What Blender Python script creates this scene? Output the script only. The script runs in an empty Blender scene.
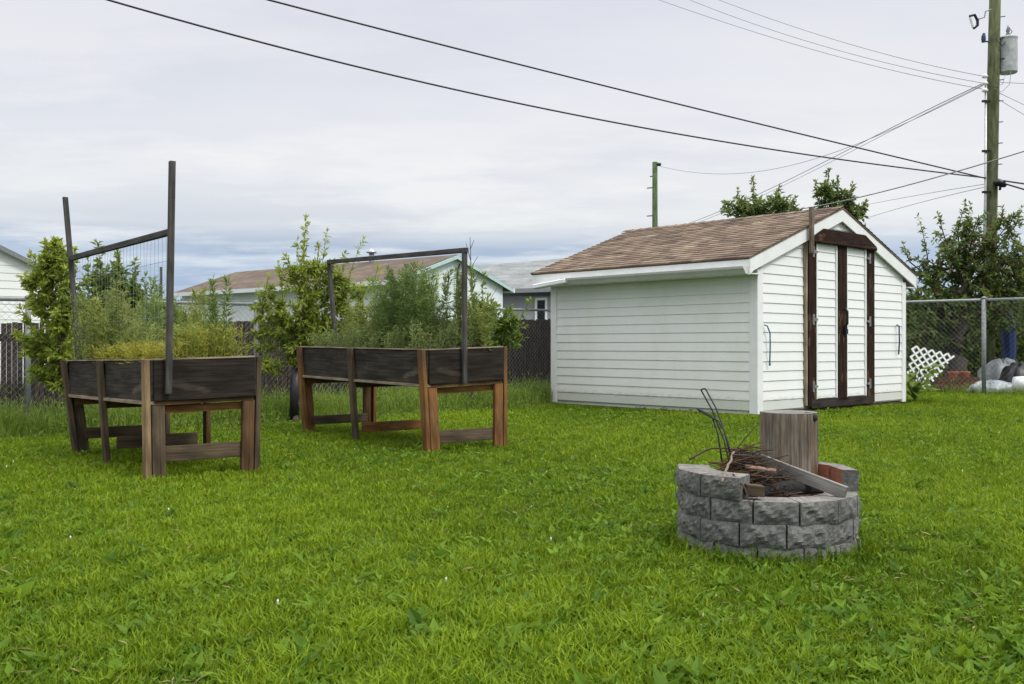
import bpy, math, random
import numpy as np
from mathutils import Vector, Matrix

# ------------------------------------------------------------------ camera, sky, sun, exposure
F = 975.0          # focal length in pixels of a 1024 wide frame
CH = 0.95          # eye height
HZ = 345.0         # image row of the horizon
SC = bpy.context.scene
COL = SC.collection
cam_d = bpy.data.cameras.new('camera'); cam = bpy.data.objects.new('camera', cam_d); COL.objects.link(cam)
cam_d.sensor_width = 36.0; cam_d.lens = 36.0*F/1024.0
cam_d.clip_start = 0.05; cam_d.clip_end = 3000
cam.location = (0, 0, CH); cam.rotation_euler = (math.radians(90)+math.atan((HZ-342.0)/F), 0, 0)
SC.camera = cam

SUN_EL, SUN_AZ = math.radians(52), math.radians(125)     # azimuth clockwise from +Y (the view direction)
world = bpy.data.worlds.new('World'); SC.world = world; world.use_nodes = True
nt = world.node_tree; nt.nodes.clear(); L = nt.links.new
def wn(t, **k):
    n = nt.nodes.new(t)
    for a, b in k.items(): setattr(n, a, b)
    return n
wo = wn('ShaderNodeOutputWorld'); bg = wn('ShaderNodeBackground'); bg.inputs['Strength'].default_value = 0.1
sky = wn('ShaderNodeTexSky', sky_type='NISHITA', sun_disc=False, sun_elevation=SUN_EL, sun_rotation=SUN_AZ)
tc = wn('ShaderNodeTexCoord'); sx = wn('ShaderNodeSeparateXYZ'); L(tc.outputs['Generated'], sx.inputs[0])
def wm(op, a, b=None, c=None, clamp=False):
    n = wn('ShaderNodeMath', operation=op); n.use_clamp = clamp
    for i, v in enumerate((a, b, c)):
        if v is None: continue
        if isinstance(v, (int, float)): n.inputs[i].default_value = v
        else: L(v, n.inputs[i])
    return n.outputs[0]
zz = wm('MAXIMUM', sx.outputs[2], 0.0)
den = wm('ADD', zz, 0.10)
cx = wn('ShaderNodeCombineXYZ'); L(wm('DIVIDE', sx.outputs[0], den), cx.inputs[0]); L(wm('DIVIDE', sx.outputs[1], den), cx.inputs[1])
def wnoise(scale, detail, rough, off):
    mp = wn('ShaderNodeMapping'); mp.inputs['Location'].default_value = off
    mp.inputs['Scale'].default_value = (0.6, 1.0, 1.0)
    L(cx.outputs[0], mp.inputs[0])
    n = wn('ShaderNodeTexNoise'); n.inputs['Scale'].default_value = scale; n.inputs['Detail'].default_value = detail
    n.inputs['Roughness'].default_value = rough; L(mp.outputs[0], n.inputs['Vector']); return n.outputs[0]
def wramp(x, pts):
    r = wn('ShaderNodeValToRGB'); e = r.color_ramp.elements
    while len(e) < len(pts): e.new(0.5)
    for i, (p, c) in enumerate(pts):
        e[i].position = p; e[i].color = (*c, 1) if len(c) == 3 else c
    L(x, r.inputs[0]); return r.outputs[0]
def wmix(f, a, b):
    n = wn('ShaderNodeMix', data_type='RGBA')
    L(f, n.inputs[0]); 
    for i, v in ((6, a), (7, b)):
        if isinstance(v, tuple): n.inputs[i].default_value = (*v, 1)
        else: L(v, n.inputs[i])
    return n.outputs[2]
n1 = wnoise(0.55, 7, 0.55, (3.1, 1.7, 0)); n2 = wnoise(1.6, 6, 0.6, (9.2, 4.4, 0)); n3 = wnoise(0.22, 4, 0.5, (1.2, 8.8, 0))
# pale cloud deck, brighter towards the zenith as an overcast sky is
deck = wramp(zz, [(0.0, (0.50, 0.60, 0.73)), (0.05, (0.41, 0.52, 0.70)), (0.09, (0.45, 0.545, 0.69)), (0.118, (0.75, 0.77, 0.79)), (0.16, (0.81, 0.815, 0.825)), (0.25, (0.77, 0.78, 0.825)), (0.34, (0.71, 0.72, 0.79)), (0.55, (1.25, 1.27, 1.33)), (1.0, (2.75, 2.76, 2.82))])
dark = wramp(zz, [(0.0, (0.46, 0.55, 0.68)), (0.06, (0.30, 0.40, 0.58)), (0.098, (0.30, 0.39, 0.55)), (0.118, (0.52, 0.57, 0.66)), (0.15, (0.66, 0.69, 0.75)), (0.34, (0.63, 0.65, 0.73)), (1.0, (2.0, 2.05, 2.15))])
bright = wramp(zz, [(0.0, (0.58, 0.66, 0.75)), (0.06, (0.60, 0.68, 0.78)), (0.095, (0.74, 0.78, 0.83)), (0.12, (0.83, 0.84, 0.85)), (0.18, (0.85, 0.85, 0.85)), (0.34, (0.74, 0.75, 0.80)), (1.0, (2.9, 2.9, 2.95))])
d_f = wm('MULTIPLY', wramp(n1, [(0.43, (0, 0, 0)), (0.60, (1, 1, 1))]), 0.62)
b_f = wm('MULTIPLY', wramp(n2, [(0.46, (0, 0, 0)), (0.62, (1, 1, 1))]), 0.8)
c1 = wmix(d_f, deck, dark); c2 = wmix(b_f, c1, bright)
c3 = wn('ShaderNodeVectorMath', operation='SCALE'); L(c2, c3.inputs[0]); c3.inputs['Scale'].default_value = 10.0
fin = wmix(wramp(n3, [(0.3, (0.90,)*3), (0.7, (0.97,)*3)]), sky.outputs[0], c3.outputs[0])
L(fin, bg.inputs['Color']); L(bg.outputs[0], wo.inputs[0])

sun_d = bpy.data.lights.new('sun', 'SUN'); sun_d.energy = 1.9; sun_d.angle = math.radians(14); sun_d.color = (1.0, 0.97, 0.93)
sun = bpy.data.objects.new('sun', sun_d); COL.objects.link(sun)
sdir = Vector((math.sin(SUN_AZ)*math.cos(SUN_EL), math.cos(SUN_AZ)*math.cos(SUN_EL), math.sin(SUN_EL)))
sun.rotation_euler = (-sdir).to_track_quat('-Z', 'Y').to_euler(); sun.location = (0, 0, 40)

SC.view_settings.view_transform = 'Standard'; SC.view_settings.look = 'None'
SC.view_settings.exposure = 0.14; SC.view_settings.gamma = 1.0; SC.view_settings.use_curve_mapping = False
SC.render.engine = 'CYCLES'
SC.cycles.use_denoising = True
SC.cycles.max_bounces = 9; SC.cycles.diffuse_bounces = 6; SC.cycles.transmission_bounces = 6; SC.cycles.transparent_max_bounces = 6

# ------------------------------------------------------------------ helpers
def P(px, py, D): return np.array([(px-512.0)*D/F, D, CH-(py-HZ)*D/F])
def GD(py): return CH*F/(py-HZ)
def G(px, py): return P(px, py, GD(py))
def srgb(r, g, b):
    f = lambda c: (c/255.0/12.92) if c/255.0 <= 0.04045 else ((c/255.0+0.055)/1.055)**2.4
    return (f(r), f(g), f(b))
def nrm(v):
    v = np.asarray(v, float); return v/max(1e-9, np.linalg.norm(v))
Z = np.array([0, 0, 1.0])

class MB:
    """collects geometry for ONE mesh object"""
    def __init__(s): s.V = []; s.Fc = []; s.n = 0; s.rng = np.random.default_rng(5)
    def add(s, verts, faces, uv=None, mi=0, var=None):
        verts = np.asarray(verts, float).reshape(-1, 3); faces = np.asarray(faces, int)
        if var is None: var = np.full(len(verts), 0.5)
        s.V.append((verts, np.broadcast_to(np.asarray(var, float), (len(verts),))))
        s.Fc.append((faces+s.n, uv, mi)); s.n += len(verts)
    def beam(s, p0, p1, w, t, mi=0, var=None):
        p0, p1, w, t = (np.asarray(a, float) for a in (p0, p1, w, t))
        l = np.linalg.norm(p1-p0); lw = np.linalg.norm(w); lt = np.linalg.norm(t)
        v = [p0-w/2-t/2, p0+w/2-t/2, p0+w/2+t/2, p0-w/2+t/2, p1-w/2-t/2, p1+w/2-t/2, p1+w/2+t/2, p1-w/2+t/2]
        fs = [(3, 2, 1, 0), (4, 5, 6, 7), (0, 1, 5, 4), (1, 2, 6, 5), (2, 3, 7, 6), (3, 0, 4, 7)]
        if np.dot(np.cross(w, t), p1-p0) < 0: fs = [f[::-1] for f in fs]
        o = s.rng.uniform(0, 40, 2)
        dims = {0: 0.0}
        coord = lambda i: ((l if i > 3 else 0), (lw if i in (1, 2, 5, 6) else 0), (lt if i in (2, 3, 6, 7) else 0))
        uv = []
        for k, f in enumerate(fs):
            row = []
            for i in f:
                a, b, c = coord(i)
                if k < 2: row.append((b*0.2+o[0], c+b+o[1]))
                else: row.append((a+o[0], b+c*1.7+o[1]))
            uv.append(row)
        s.add(v, fs, np.array(uv), mi, var)
    def box(s, lo, hi, mi=0):
        lo = np.array(lo, float); hi = np.array(hi, float); c = (lo+hi)/2; d = hi-lo
        s.beam((c[0], c[1], lo[2]), (c[0], c[1], hi[2]), (d[0], 0, 0), (0, d[1], 0), mi)
    def prism(s, pts, ex, mi=0):
        pts = np.asarray(pts, float); k = len(pts); ex = np.asarray(ex, float)
        v = np.vstack([pts, pts+ex])
        nn = np.cross(pts[1]-pts[0], pts[2]-pts[0]); fl = np.dot(nn, ex) > 0
        a = list(range(k)); b = list(range(k, 2*k))
        a, b = (a[::-1], b) if fl else (a, b[::-1])
        e = nrm(pts[1]-pts[0]); e2 = nrm(np.cross(np.cross(e, pts[2]-pts[0]), e))
        q = lambda i: (np.dot(v[i], e), np.dot(v[i], e2))
        s.add(v, [a], np.array([[q(i) for i in a]]), mi); base = s.n-len(v)
        s.Fc.append((np.array([b])+base, np.array([[q(i) for i in b]]), mi))
        sd = []
        for i in range(k):
            j = (i+1) % k; f = (i, j, j+k, i+k); sd.append(f if fl else f[::-1])
        s.Fc.append((np.array(sd)+base, np.array([[q(i) for i in f] for f in sd]), mi))
    def tube(s, pts, r, n=6, mi=0, var=None, cap=True):
        pts = np.asarray(pts, float); m = len(pts); r = np.broadcast_to(np.asarray(r, float), (m,))
        tg = np.gradient(pts, axis=0); tg /= np.maximum(1e-9, np.linalg.norm(tg, axis=1))[:, None]
        a = np.cross(tg[0], Z if abs(tg[0][2]) < 0.9 else np.array([1.0, 0, 0])); a = nrm(a)
        th = np.arange(n)*2*math.pi/n; V = []; d = 0; uv_u = []
        for i in range(m):
            a = nrm(a-tg[i]*np.dot(a, tg[i])); b = np.cross(tg[i], a)
            V.append(pts[i]+r[i]*(np.cos(th)[:, None]*a+np.sin(th)[:, None]*b))
            if i: d += np.linalg.norm(pts[i]-pts[i-1])
            uv_u.append(d)
        fs = []; uv = []
        per = 2*math.pi*max(r)
        for i in range(m-1):
            for j in range(n):
                k = (j+1) % n
                fs.append((i*n+j, i*n+k, (i+1)*n+k, (i+1)*n+j))
                uv.append(((uv_u[i], j*per/n), (uv_u[i], (j+1)*per/n), (uv_u[i+1], (j+1)*per/n), (uv_u[i+1], j*per/n)))
        base = s.n
        s.add(np.vstack(V), fs, np.array(uv), mi, var)
        if cap:
            f0 = np.array([list(range(n))[::-1]])+base; f1 = np.array([list(range((m-1)*n, m*n))])+base
            s.Fc.append((f0, None, mi)); s.Fc.append((f1, None, mi))
    def leaves(s, pos, ax, nm, Ln, W, var, mi=0):
        """folded pointed leaves, all arrays"""
        n = len(pos)
        ax = ax/np.maximum(1e-9, np.linalg.norm(ax, axis=1))[:, None]
        sd = np.cross(ax, nm); sd /= np.maximum(1e-9, np.linalg.norm(sd, axis=1))[:, None]
        up = np.cross(sd, ax)
        Ln = np.broadcast_to(Ln, (n,))[:, None]; W = np.broadcast_to(W, (n,))[:, None]
        m = pos+ax*Ln*0.42
        tip = pos+ax*Ln-up*Ln*0.12
        v = np.stack([pos, m+sd*W/2+up*W*0.18, tip, m-sd*W/2+up*W*0.18], 1).reshape(-1, 3)
        b = np.arange(n)[:, None]*4
        f = np.concatenate([b+np.array([[0, 1, 2]]), b+np.array([[0, 2, 3]])], 0)
        s.add(v, f, None, mi, np.repeat(var, 4))
    def build(s, name, mats, parent=None, smooth=False, bevel=0):
        V = np.vstack([a for a, _ in s.V]); var = np.concatenate([a for _, a in s.V])
        if parent is not None:
            root = parent
            while root.parent: root = root.parent
            V = V-np.array(root.location)
        me = bpy.data.meshes.new(name)
        loops = []; st = []; mi = []; uvs = []; c = 0
        for f, uv, m in s.Fc:
            n, k = f.shape
            loops.append(f.ravel()); st.append(c+np.arange(n)*k); c += n*k; mi.append(np.full(n, m))
            uvs.append(np.zeros((n*k, 2)) if uv is None else np.asarray(uv, float).reshape(-1, 2))
        loops = np.concatenate(loops); st = np.concatenate(st); mi = np.concatenate(mi)
        me.vertices.add(len(V)); me.vertices.foreach_set('co', V.astype(np.float32).ravel())
        me.loops.add(len(loops)); me.loops.foreach_set('vertex_index', loops.astype(np.int32))
        me.polygons.add(len(st)); me.polygons.foreach_set('loop_start', st.astype(np.int32))
        me.polygons.foreach_set('material_index', mi.astype(np.int32))
        me.polygons.foreach_set('use_smooth', np.full(len(st), bool(smooth)))
        ul = me.uv_layers.new(name='UVMap'); ul.data.foreach_set('uv', np.concatenate(uvs).astype(np.float32).ravel())
        at = me.attributes.new('var', 'FLOAT', 'POINT'); at.data.foreach_set('value', var.astype(np.float32))
        me.update(calc_edges=True)
        for m in (mats if isinstance(mats, (list, tuple)) else [mats]): me.materials.append(m)
        o = bpy.data.objects.new(name, me); COL.objects.link(o)
        if parent is not None: o.parent = parent
        if bevel:
            b = o.modifiers.new('bevel', 'BEVEL'); b.width = bevel; b.segments = 1; b.limit_method = 'ANGLE'
        return o

def tag(o, label=None, cat=None, group=None, kind=None):
    if label: o['label'] = label
    if cat: o['category'] = cat
    if group: o['group'] = group
    if kind: o['kind'] = kind
    return o
def thing(name, loc, label, cat, group=None):
    o = bpy.data.objects.new(name, None); COL.objects.link(o); o.location = tuple(float(a) for a in loc)
    o.empty_display_size = 0.2
    return tag(o, label, cat, group)

# ------------------------------------------------------------------ materials
MATS = {}
def mat(name):
    m = bpy.data.materials.new(name); m.use_nodes = True
    t = m.node_tree; b = t.nodes['Principled BSDF']; return m, t, b
def nd(t, typ, **k):
    n = t.nodes.new(typ)
    for a, v in k.items(): setattr(n, a, v)
    return n
def ramp(t, x, pts):
    r = nd(t, 'ShaderNodeValToRGB'); e = r.color_ramp.elements
    while len(e) < len(pts): e.new(0.5)
    for i, (p, c) in enumerate(pts): e[i].position = p; e[i].color = (*c, 1)
    t.links.new(x, r.inputs[0]); return r.outputs[0]
def noise(t, vec, scale, detail=4, rough=0.55, stretch=None):
    if stretch:
        mp = nd(t, 'ShaderNodeMapping'); mp.inputs['Scale'].default_value = stretch; t.links.new(vec, mp.inputs[0]); vec = mp.outputs[0]
    n = nd(t, 'ShaderNodeTexNoise'); n.inputs['Scale'].default_value = scale; n.inputs['Detail'].default_value = detail
    n.inputs['Roughness'].default_value = rough; t.links.new(vec, n.inputs['Vector']); return n.outputs[0]
def mixc(t, f, a, b, bt='MIX'):
    n = nd(t, 'ShaderNodeMix', data_type='RGBA', blend_type=bt)
    for i, v in ((0, f), (6, a), (7, b)):
        if isinstance(v, (int, float)): n.inputs[i].default_value = v
        elif isinstance(v, tuple): n.inputs[i].default_value = (*v, 1)
        else: t.links.new(v, n.inputs[i])
    return n.outputs[2]
def bump(t, b, h, strength=0.3, dist=0.01):
    n = nd(t, 'ShaderNodeBump'); n.inputs['Strength'].default_value = strength; n.inputs['Distance'].default_value = dist
    t.links.new(h, n.inputs['Height']); t.links.new(n.outputs[0], b.inputs['Normal'])

def wood(name, dark, light, wear=None, wearamt=0.5, rough=0.8):
    """weathered board: grain along UV u, blotches, a few knots, optional worn colour"""
    m, t, b = mat(name)
    uv = nd(t, 'ShaderNodeUVMap', uv_map='UVMap').outputs[0]
    g = noise(t, uv, 1.0, 6, 0.65, (2.5, 60, 1)); g2 = noise(t, uv, 1.0, 3, 0.5, (3, 9, 1))
    c = ramp(t, g, [(0.3, dark), (0.7, light)])
    blot = ramp(t, g2, [(0.35, (0.55,)*3), (0.65, (1.15,)*3)])
    c = mixc(t, 1.0, c, blot, 'MULTIPLY')
    if wear:
        w = noise(t, uv, 1.0, 5, 0.6, (2.2, 7, 1)); wf = ramp(t, w, [(0.62-wearamt*0.3, (0, 0, 0)), (0.75-wearamt*0.2, (1, 1, 1))])
        c = mixc(t, wf, c, wear)
    vo = nd(t, 'ShaderNodeTexVoronoi'); mp = nd(t, 'ShaderNodeMapping'); mp.inputs['Scale'].default_value = (3.2, 8, 1)
    t.links.new(uv, mp.inputs[0]); t.links.new(mp.outputs[0], vo.inputs['Vector']); vo.inputs['Scale'].default_value = 1
    kn = ramp(t, vo.outputs['Distance'], [(0.06, (0.25,)*3), (0.13, (1, 1, 1))])
    c = mixc(t, 1.0, c, kn, 'MULTIPLY')
    t.links.new(c, b.inputs['Base Color']); b.inputs['Roughness'].default_value = rough; b.inputs['Specular IOR Level'].default_value = 0.15
    bump(t, b, g, 0.5, 0.006); return m
def plain(name, c, rough=0.6, metal=0.0, var=0.25, scale=8, bmp=0.0):
    m, t, b = mat(name); o = nd(t, 'ShaderNodeTexCoord').outputs['Object']
    n = noise(t, o, scale, 5, 0.6)
    c1 = tuple(x*(1-var) for x in c); c2 = tuple(min(1, x*(1+var)) for x in c)
    t.links.new(ramp(t, n, [(0.3, c1), (0.7, c2)]), b.inputs['Base Color'])
    b.inputs['Roughness'].default_value = rough; b.inputs['Metallic'].default_value = metal
    if bmp: bump(t, b, n, bmp, 0.01)
    return m
def leafmat(name, c0, c1, trans=0.35, rough=0.55, spec=0.3):
    m, t, b = mat(name)
    a = nd(t, 'ShaderNodeAttribute', attribute_name='var').outputs['Fac']
    c = ramp(t, a, [(0.0, c0), (1.0, c1)])
    t.links.new(c, b.inputs['Base Color']); b.inputs['Roughness'].default_value = rough
    b.inputs['Specular IOR Level'].default_value = spec
    tr = nd(t, 'ShaderNodeBsdfTranslucent'); hs = nd(t, 'ShaderNodeHueSaturation'); hs.inputs['Value'].default_value = 1.35; hs.inputs['Hue'].default_value = 0.488
    t.links.new(c, hs.inputs['Color']); t.links.new(hs.outputs[0], tr.inputs['Color'])
    ms = nd(t, 'ShaderNodeMixShader'); ms.inputs[0].default_value = trans
    t.links.new(b.outputs[0], ms.inputs[1]); t.links.new(tr.outputs[0], ms.inputs[2])
    t.links.new(ms.outputs[0], t.nodes['Material Output'].inputs[0]); return m

def siding_mat(name, base, stain, amt):
    m, t, b = mat(name); o = nd(t, 'ShaderNodeTexCoord').outputs['Object']
    n = noise(t, o, 1.3, 5, 0.6, (1, 1, 0.5)); n2 = noise(t, o, 26, 4, 0.7, (0.35, 0.35, 2.2))
    f = ramp(t, n, [(0.42, (0, 0, 0)), (0.78, (amt,)*3)])
    c = mixc(t, f, base, stain)
    c = mixc(t, ramp(t, n2, [(0.56, (0, 0, 0)), (0.78, (0.22,)*3)]), c, (0.42, 0.42, 0.34))
    # mud splashes along the foot of the wall
    sp = nd(t, 'ShaderNodeSeparateXYZ'); t.links.new(o, sp.inputs[0])
    md = nd(t, 'ShaderNodeMath', operation='MULTIPLY_ADD'); t.links.new(n2, md.inputs[0]); md.inputs[1].default_value = -0.28; t.links.new(sp.outputs[2], md.inputs[2])
    c = mixc(t, ramp(t, md.outputs[0], [(0.0, (0.4,)*3), (0.07, (0, 0, 0))]), c, (0.25, 0.26, 0.15))
    t.links.new(c, b.inputs['Base Color']); b.inputs['Roughness'].default_value = 0.42
    bump(t, b, n2, 0.06, 0.004); return m
def shingle_mat(name, cols, scale=1.0):
    m, t, b = mat(name); uv = nd(t, 'ShaderNodeUVMap', uv_map='UVMap').outputs[0]
    br = nd(t, 'ShaderNodeTexBrick'); br.offset = 0.37; br.squash_frequency = 3; br.squash = 0.8
    t.links.new(uv, br.inputs['Vector']); br.inputs['Scale'].default_value = 1
    br.inputs['Brick Width'].default_value = 0.24*scale; br.inputs['Row Height'].default_value = 0.125*scale
    br.inputs['Mortar Size'].default_value = 0.006*scale; br.inputs['Mortar Smooth'].default_value = 0.3; br.inputs['Bias'].default_value = 0
    br.inputs['Color1'].default_value = (0, 0, 0, 1); br.inputs['Color2'].default_value = (1, 1, 1, 1); br.inputs['Mortar'].default_value = (0.02, 0.02, 0.02, 1)
    n = noise(t, uv, 90, 3, 0.7); n2 = noise(t, uv, 1.4, 4, 0.6)
    c = ramp(t, br.outputs['Color'], [(i/(len(cols)-1), x) for i, x in enumerate(cols)])
    c = mixc(t, 1.0, c, ramp(t, n, [(0.3, (0.62,)*3), (0.7, (1.35,)*3)]), 'MULTIPLY')
    c = mixc(t, 1.0, c, ramp(t, n2, [(0.35, (0.8,)*3), (0.65, (1.15,)*3)]), 'MULTIPLY')
    t.links.new(c, b.inputs['Base Color']); b.inputs['Roughness'].default_value = 0.92
    bump(t, b, n, 0.4, 0.004); return m

M_dark_wood = wood('weathered_dark_wood', (0.016, 0.0135, 0.011), (0.072, 0.061, 0.049), (0.13, 0.11, 0.088), 0.06)
M_black_wood = wood('stained_black_wood', (0.009, 0.007, 0.0055), (0.042, 0.033, 0.026), (0.07, 0.055, 0.042), 0.02)
M_grey_wood = wood('weathered_grey_wood', (0.0464, 0.0340, 0.0213), (0.1450, 0.1080, 0.0689))
M_tan_wood = wood('pale_tan_wood', (0.16, 0.105, 0.055), (0.36, 0.25, 0.14))
M_orange_wood = wood('cedar_orange_wood', (0.11, 0.052, 0.018), (0.30, 0.145, 0.052), (0.085, 0.06, 0.038), 0.40)
M_weathered = wood('weathered_post', (0.0812, 0.0600, 0.0451), (0.2320, 0.1800, 0.1353))
M_peeled = wood('peeled_stick', (0.20, 0.12, 0.08), (0.36, 0.24, 0.17))
M_brown_wood = wood('brown_wood', (0.0473, 0.0265, 0.0144), (0.1680, 0.0918, 0.0450))
M_lip_wood = wood('grey_lip_wood', (0.1856, 0.1500, 0.1066), (0.4176, 0.3400, 0.2460))
M_post = wood('dark_post_wood', (0.035, 0.033, 0.030), (0.125, 0.118, 0.108))
M_plank = wood('bleached_plank', (0.125, 0.118, 0.106), (0.30, 0.285, 0.258), (0.09, 0.082, 0.072), 0.25)
M_fence_wood = wood('fence_board_wood', (0.028, 0.021, 0.018), (0.085, 0.066, 0.056))
M_door_wood = wood('dark_stained_frame', (0.010, 0.0042, 0.0026), (0.044, 0.019, 0.011), (0.15, 0.085, 0.05), 0.14, 0.8)
M_sill = wood('dark_sill_wood', (0.018, 0.014, 0.012), (0.06, 0.048, 0.04))
M_pole = wood('green_treated_pole', (0.070, 0.082, 0.038), (0.165, 0.18, 0.088))
M_pole2 = wood('mossy_pole', (0.05, 0.09, 0.035), (0.11, 0.17, 0.07))
M_stump = wood('stump_bark_wood', (0.040, 0.033, 0.025), (0.38, 0.33, 0.26), (0.12, 0.062, 0.027), 0.34)
M_siding_side = siding_mat('siding_side', (0.785, 0.80, 0.765), (0.54, 0.58, 0.42), 0.45)
M_siding = siding_mat('siding_front', (0.80, 0.815, 0.79), (0.64, 0.66, 0.58), 0.25)
M_white = plain('white_trim', (0.76, 0.77, 0.75), 0.4, var=0.06, scale=4)
M_gutter = plain('gutter_metal_shaded', (0.60, 0.61, 0.585), 0.35, var=0.08, scale=4)  # greyer than the trim: shading below the fascia painted into the metal colour
M_white_far = plain('white_house_paint', (0.70, 0.73, 0.74), 0.6, var=0.06, scale=2)
M_mint = plain('mint_gable_siding', (0.70, 0.78, 0.77), 0.6, var=0.06, scale=2)
M_teal = plain('teal_trim', (0.42, 0.58, 0.56), 0.6, var=0.1)
M_grey_wall = plain('grey_wall_siding', (0.26, 0.27, 0.29), 0.7, var=0.1)
M_shingle = shingle_mat('brown_shingles', [(0.082, 0.052, 0.034), (0.145, 0.098, 0.064), (0.225, 0.162, 0.108), (0.115, 0.076, 0.050), (0.27, 0.205, 0.142)])
M_shingle_far = shingle_mat('far_brown_shingles', [(0.088, 0.062, 0.043), (0.14, 0.100, 0.070)], 1.6)
M_shingle_grey = shingle_mat('grey_shingles', [(0.17, 0.18, 0.175), (0.24, 0.25, 0.245)], 2.4)
M_galv = plain('galvanised_steel', (0.42, 0.44, 0.45), 0.45, 0.7, 0.2, 20)
M_galv_mid = plain('weathered_steel', (0.27, 0.285, 0.285), 0.6, 0.35, 0.25, 20)
M_galv_dull = plain('dull_steel', (0.20, 0.215, 0.22), 0.6, 0.3, 0.2, 20)
M_iron = plain('black_iron', (0.018, 0.02, 0.022), 0.5, 0.6, 0.3, 30)
M_cable = plain('black_cable', (0.014, 0.015, 0.018), 0.6)
M_wire = plain('thin_grey_cable', (0.24, 0.245, 0.26), 0.6)
M_black = plain('black_plastic', (0.012, 0.012, 0.014), 0.45)
M_blue = plain('blue_rubber', (0.03, 0.12, 0.28), 0.5)
M_navy = plain('navy_rubber', (0.02, 0.03, 0.09), 0.5)
M_tarp_blue = plain('blue_tarp', (0.010, 0.022, 0.10), 0.6, bmp=0.6)
M_tank = plain('grey_tank_paint', (0.36, 0.38, 0.37), 0.4)
M_glass = plain('dark_window_glass', (0.015, 0.018, 0.022), 0.08)
M_sheet = plain('white_plastic_sheet', (0.26, 0.28, 0.30), 0.4, var=0.7, bmp=0.9, scale=5)
M_terracotta = plain('terracotta', (0.30, 0.09, 0.045), 0.8)
M_bark = plain('young_bark', (0.085, 0.065, 0.05), 0.9, var=0.4, scale=25, bmp=0.6)
M_bark_dark = plain('dark_bark', (0.042, 0.032, 0.026), 0.9, var=0.4, scale=18, bmp=0.7)
M_twig = wood('dry_twigs', (0.032, 0.021, 0.015), (0.14, 0.095, 0.065))
M_char = plain('charred_wood', (0.012, 0.011, 0.010), 0.9, var=0.6, scale=25, bmp=0.8)
M_ash = plain('ashy_pit_floor', (0.05, 0.042, 0.036), 0.95, var=0.6, scale=30, bmp=0.8)
M_soil = plain('dark_soil', (0.035, 0.025, 0.018), 0.95, var=0.4, scale=30, bmp=0.8)

def concrete(name, c, red=None):
    m, t, b = mat(name); o = nd(t, 'ShaderNodeTexCoord').outputs['Object']
    n = noise(t, o, 55, 6, 0.7); n2 = noise(t, o, 7, 4, 0.6); n3 = noise(t, o, 160, 2, 0.5)
    cc = ramp(t, n, [(0.3, tuple(x*0.5 for x in c)), (0.72, tuple(x*1.6 for x in c))])
    cc = mixc(t, 1.0, cc, ramp(t, n2, [(0.35, (0.68,)*3), (0.65, (1.2,)*3)]), 'MULTIPLY')
    cc = mixc(t, ramp(t, n3, [(0.70, (0, 0, 0)), (0.74, (0.75,)*3)]), cc, (0.42, 0.41, 0.39))
    if red: cc = mixc(t, ramp(t, n2, [(0.35, (0.5,)*3), (0.6, (1, 1, 1))]), cc, red)
    t.links.new(cc, b.inputs['Base Color']); b.inputs['Roughness'].default_value = 0.93
    bump(t, b, n, 0.9, 0.01); return m
M_block = concrete('split_face_concrete', (0.135, 0.135, 0.125))
M_block_top = concrete('block_top_concrete', (0.20, 0.185, 0.165))
M_block_red = concrete('scorched_red_concrete', (0.2, 0.13, 0.1), (0.33, 0.10, 0.045))

GREEN_A = (0.050, 0.112, 0.005); GREEN_B = (0.225, 0.320, 0.014)
M_grass = leafmat('lawn_grass', GREEN_A, GREEN_B, 0.35, 0.6, 0.15)
M_clover = leafmat('lawn_broad_leaves', (0.050, 0.118, 0.008), (0.195, 0.315, 0.024), 0.38, 0.55, 0.2)
M_flower = plain('white_clover_flower', (0.75, 0.74, 0.68), 0.8, var=0.1)
M_straw = leafmat('dead_straw', (0.20, 0.17, 0.06), (0.42, 0.36, 0.17), 0.2)
M_tall = leafmat('tall_meadow_grass', (0.078, 0.155, 0.016), (0.27, 0.36, 0.060), 0.4)
M_leaf_bright = leafmat('bright_leaves', (0.120, 0.190, 0.024), (0.40, 0.46, 0.090), 0.55)
M_leaf_mid = leafmat('mid_leaves', (0.070, 0.130, 0.020), (0.24, 0.32, 0.062), 0.42)
M_leaf_dark = leafmat('dark_leaves', (0.048, 0.088, 0.022), (0.22, 0.29, 0.080), 0.5)
M_leaf_blue = leafmat('grey_green_leaves', (0.085, 0.135, 0.036), (0.33, 0.38, 0.14), 0.5)
M_leaf_rust = leafmat('reddish_leaves', (0.10, 0.045, 0.025), (0.22, 0.11, 0.06), 0.35)
M_weed = leafmat('feathery_weeds', (0.11, 0.165, 0.034), (0.39, 0.43, 0.13), 0.55)
M_weed_dark = leafmat('feathery_dark', (0.095, 0.160, 0.040), (0.32, 0.41, 0.13), 0.32)
M_weed_yel = leafmat('yellowing_weeds', (0.25, 0.27, 0.035), (0.58, 0.55, 0.12), 0.55)

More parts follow.
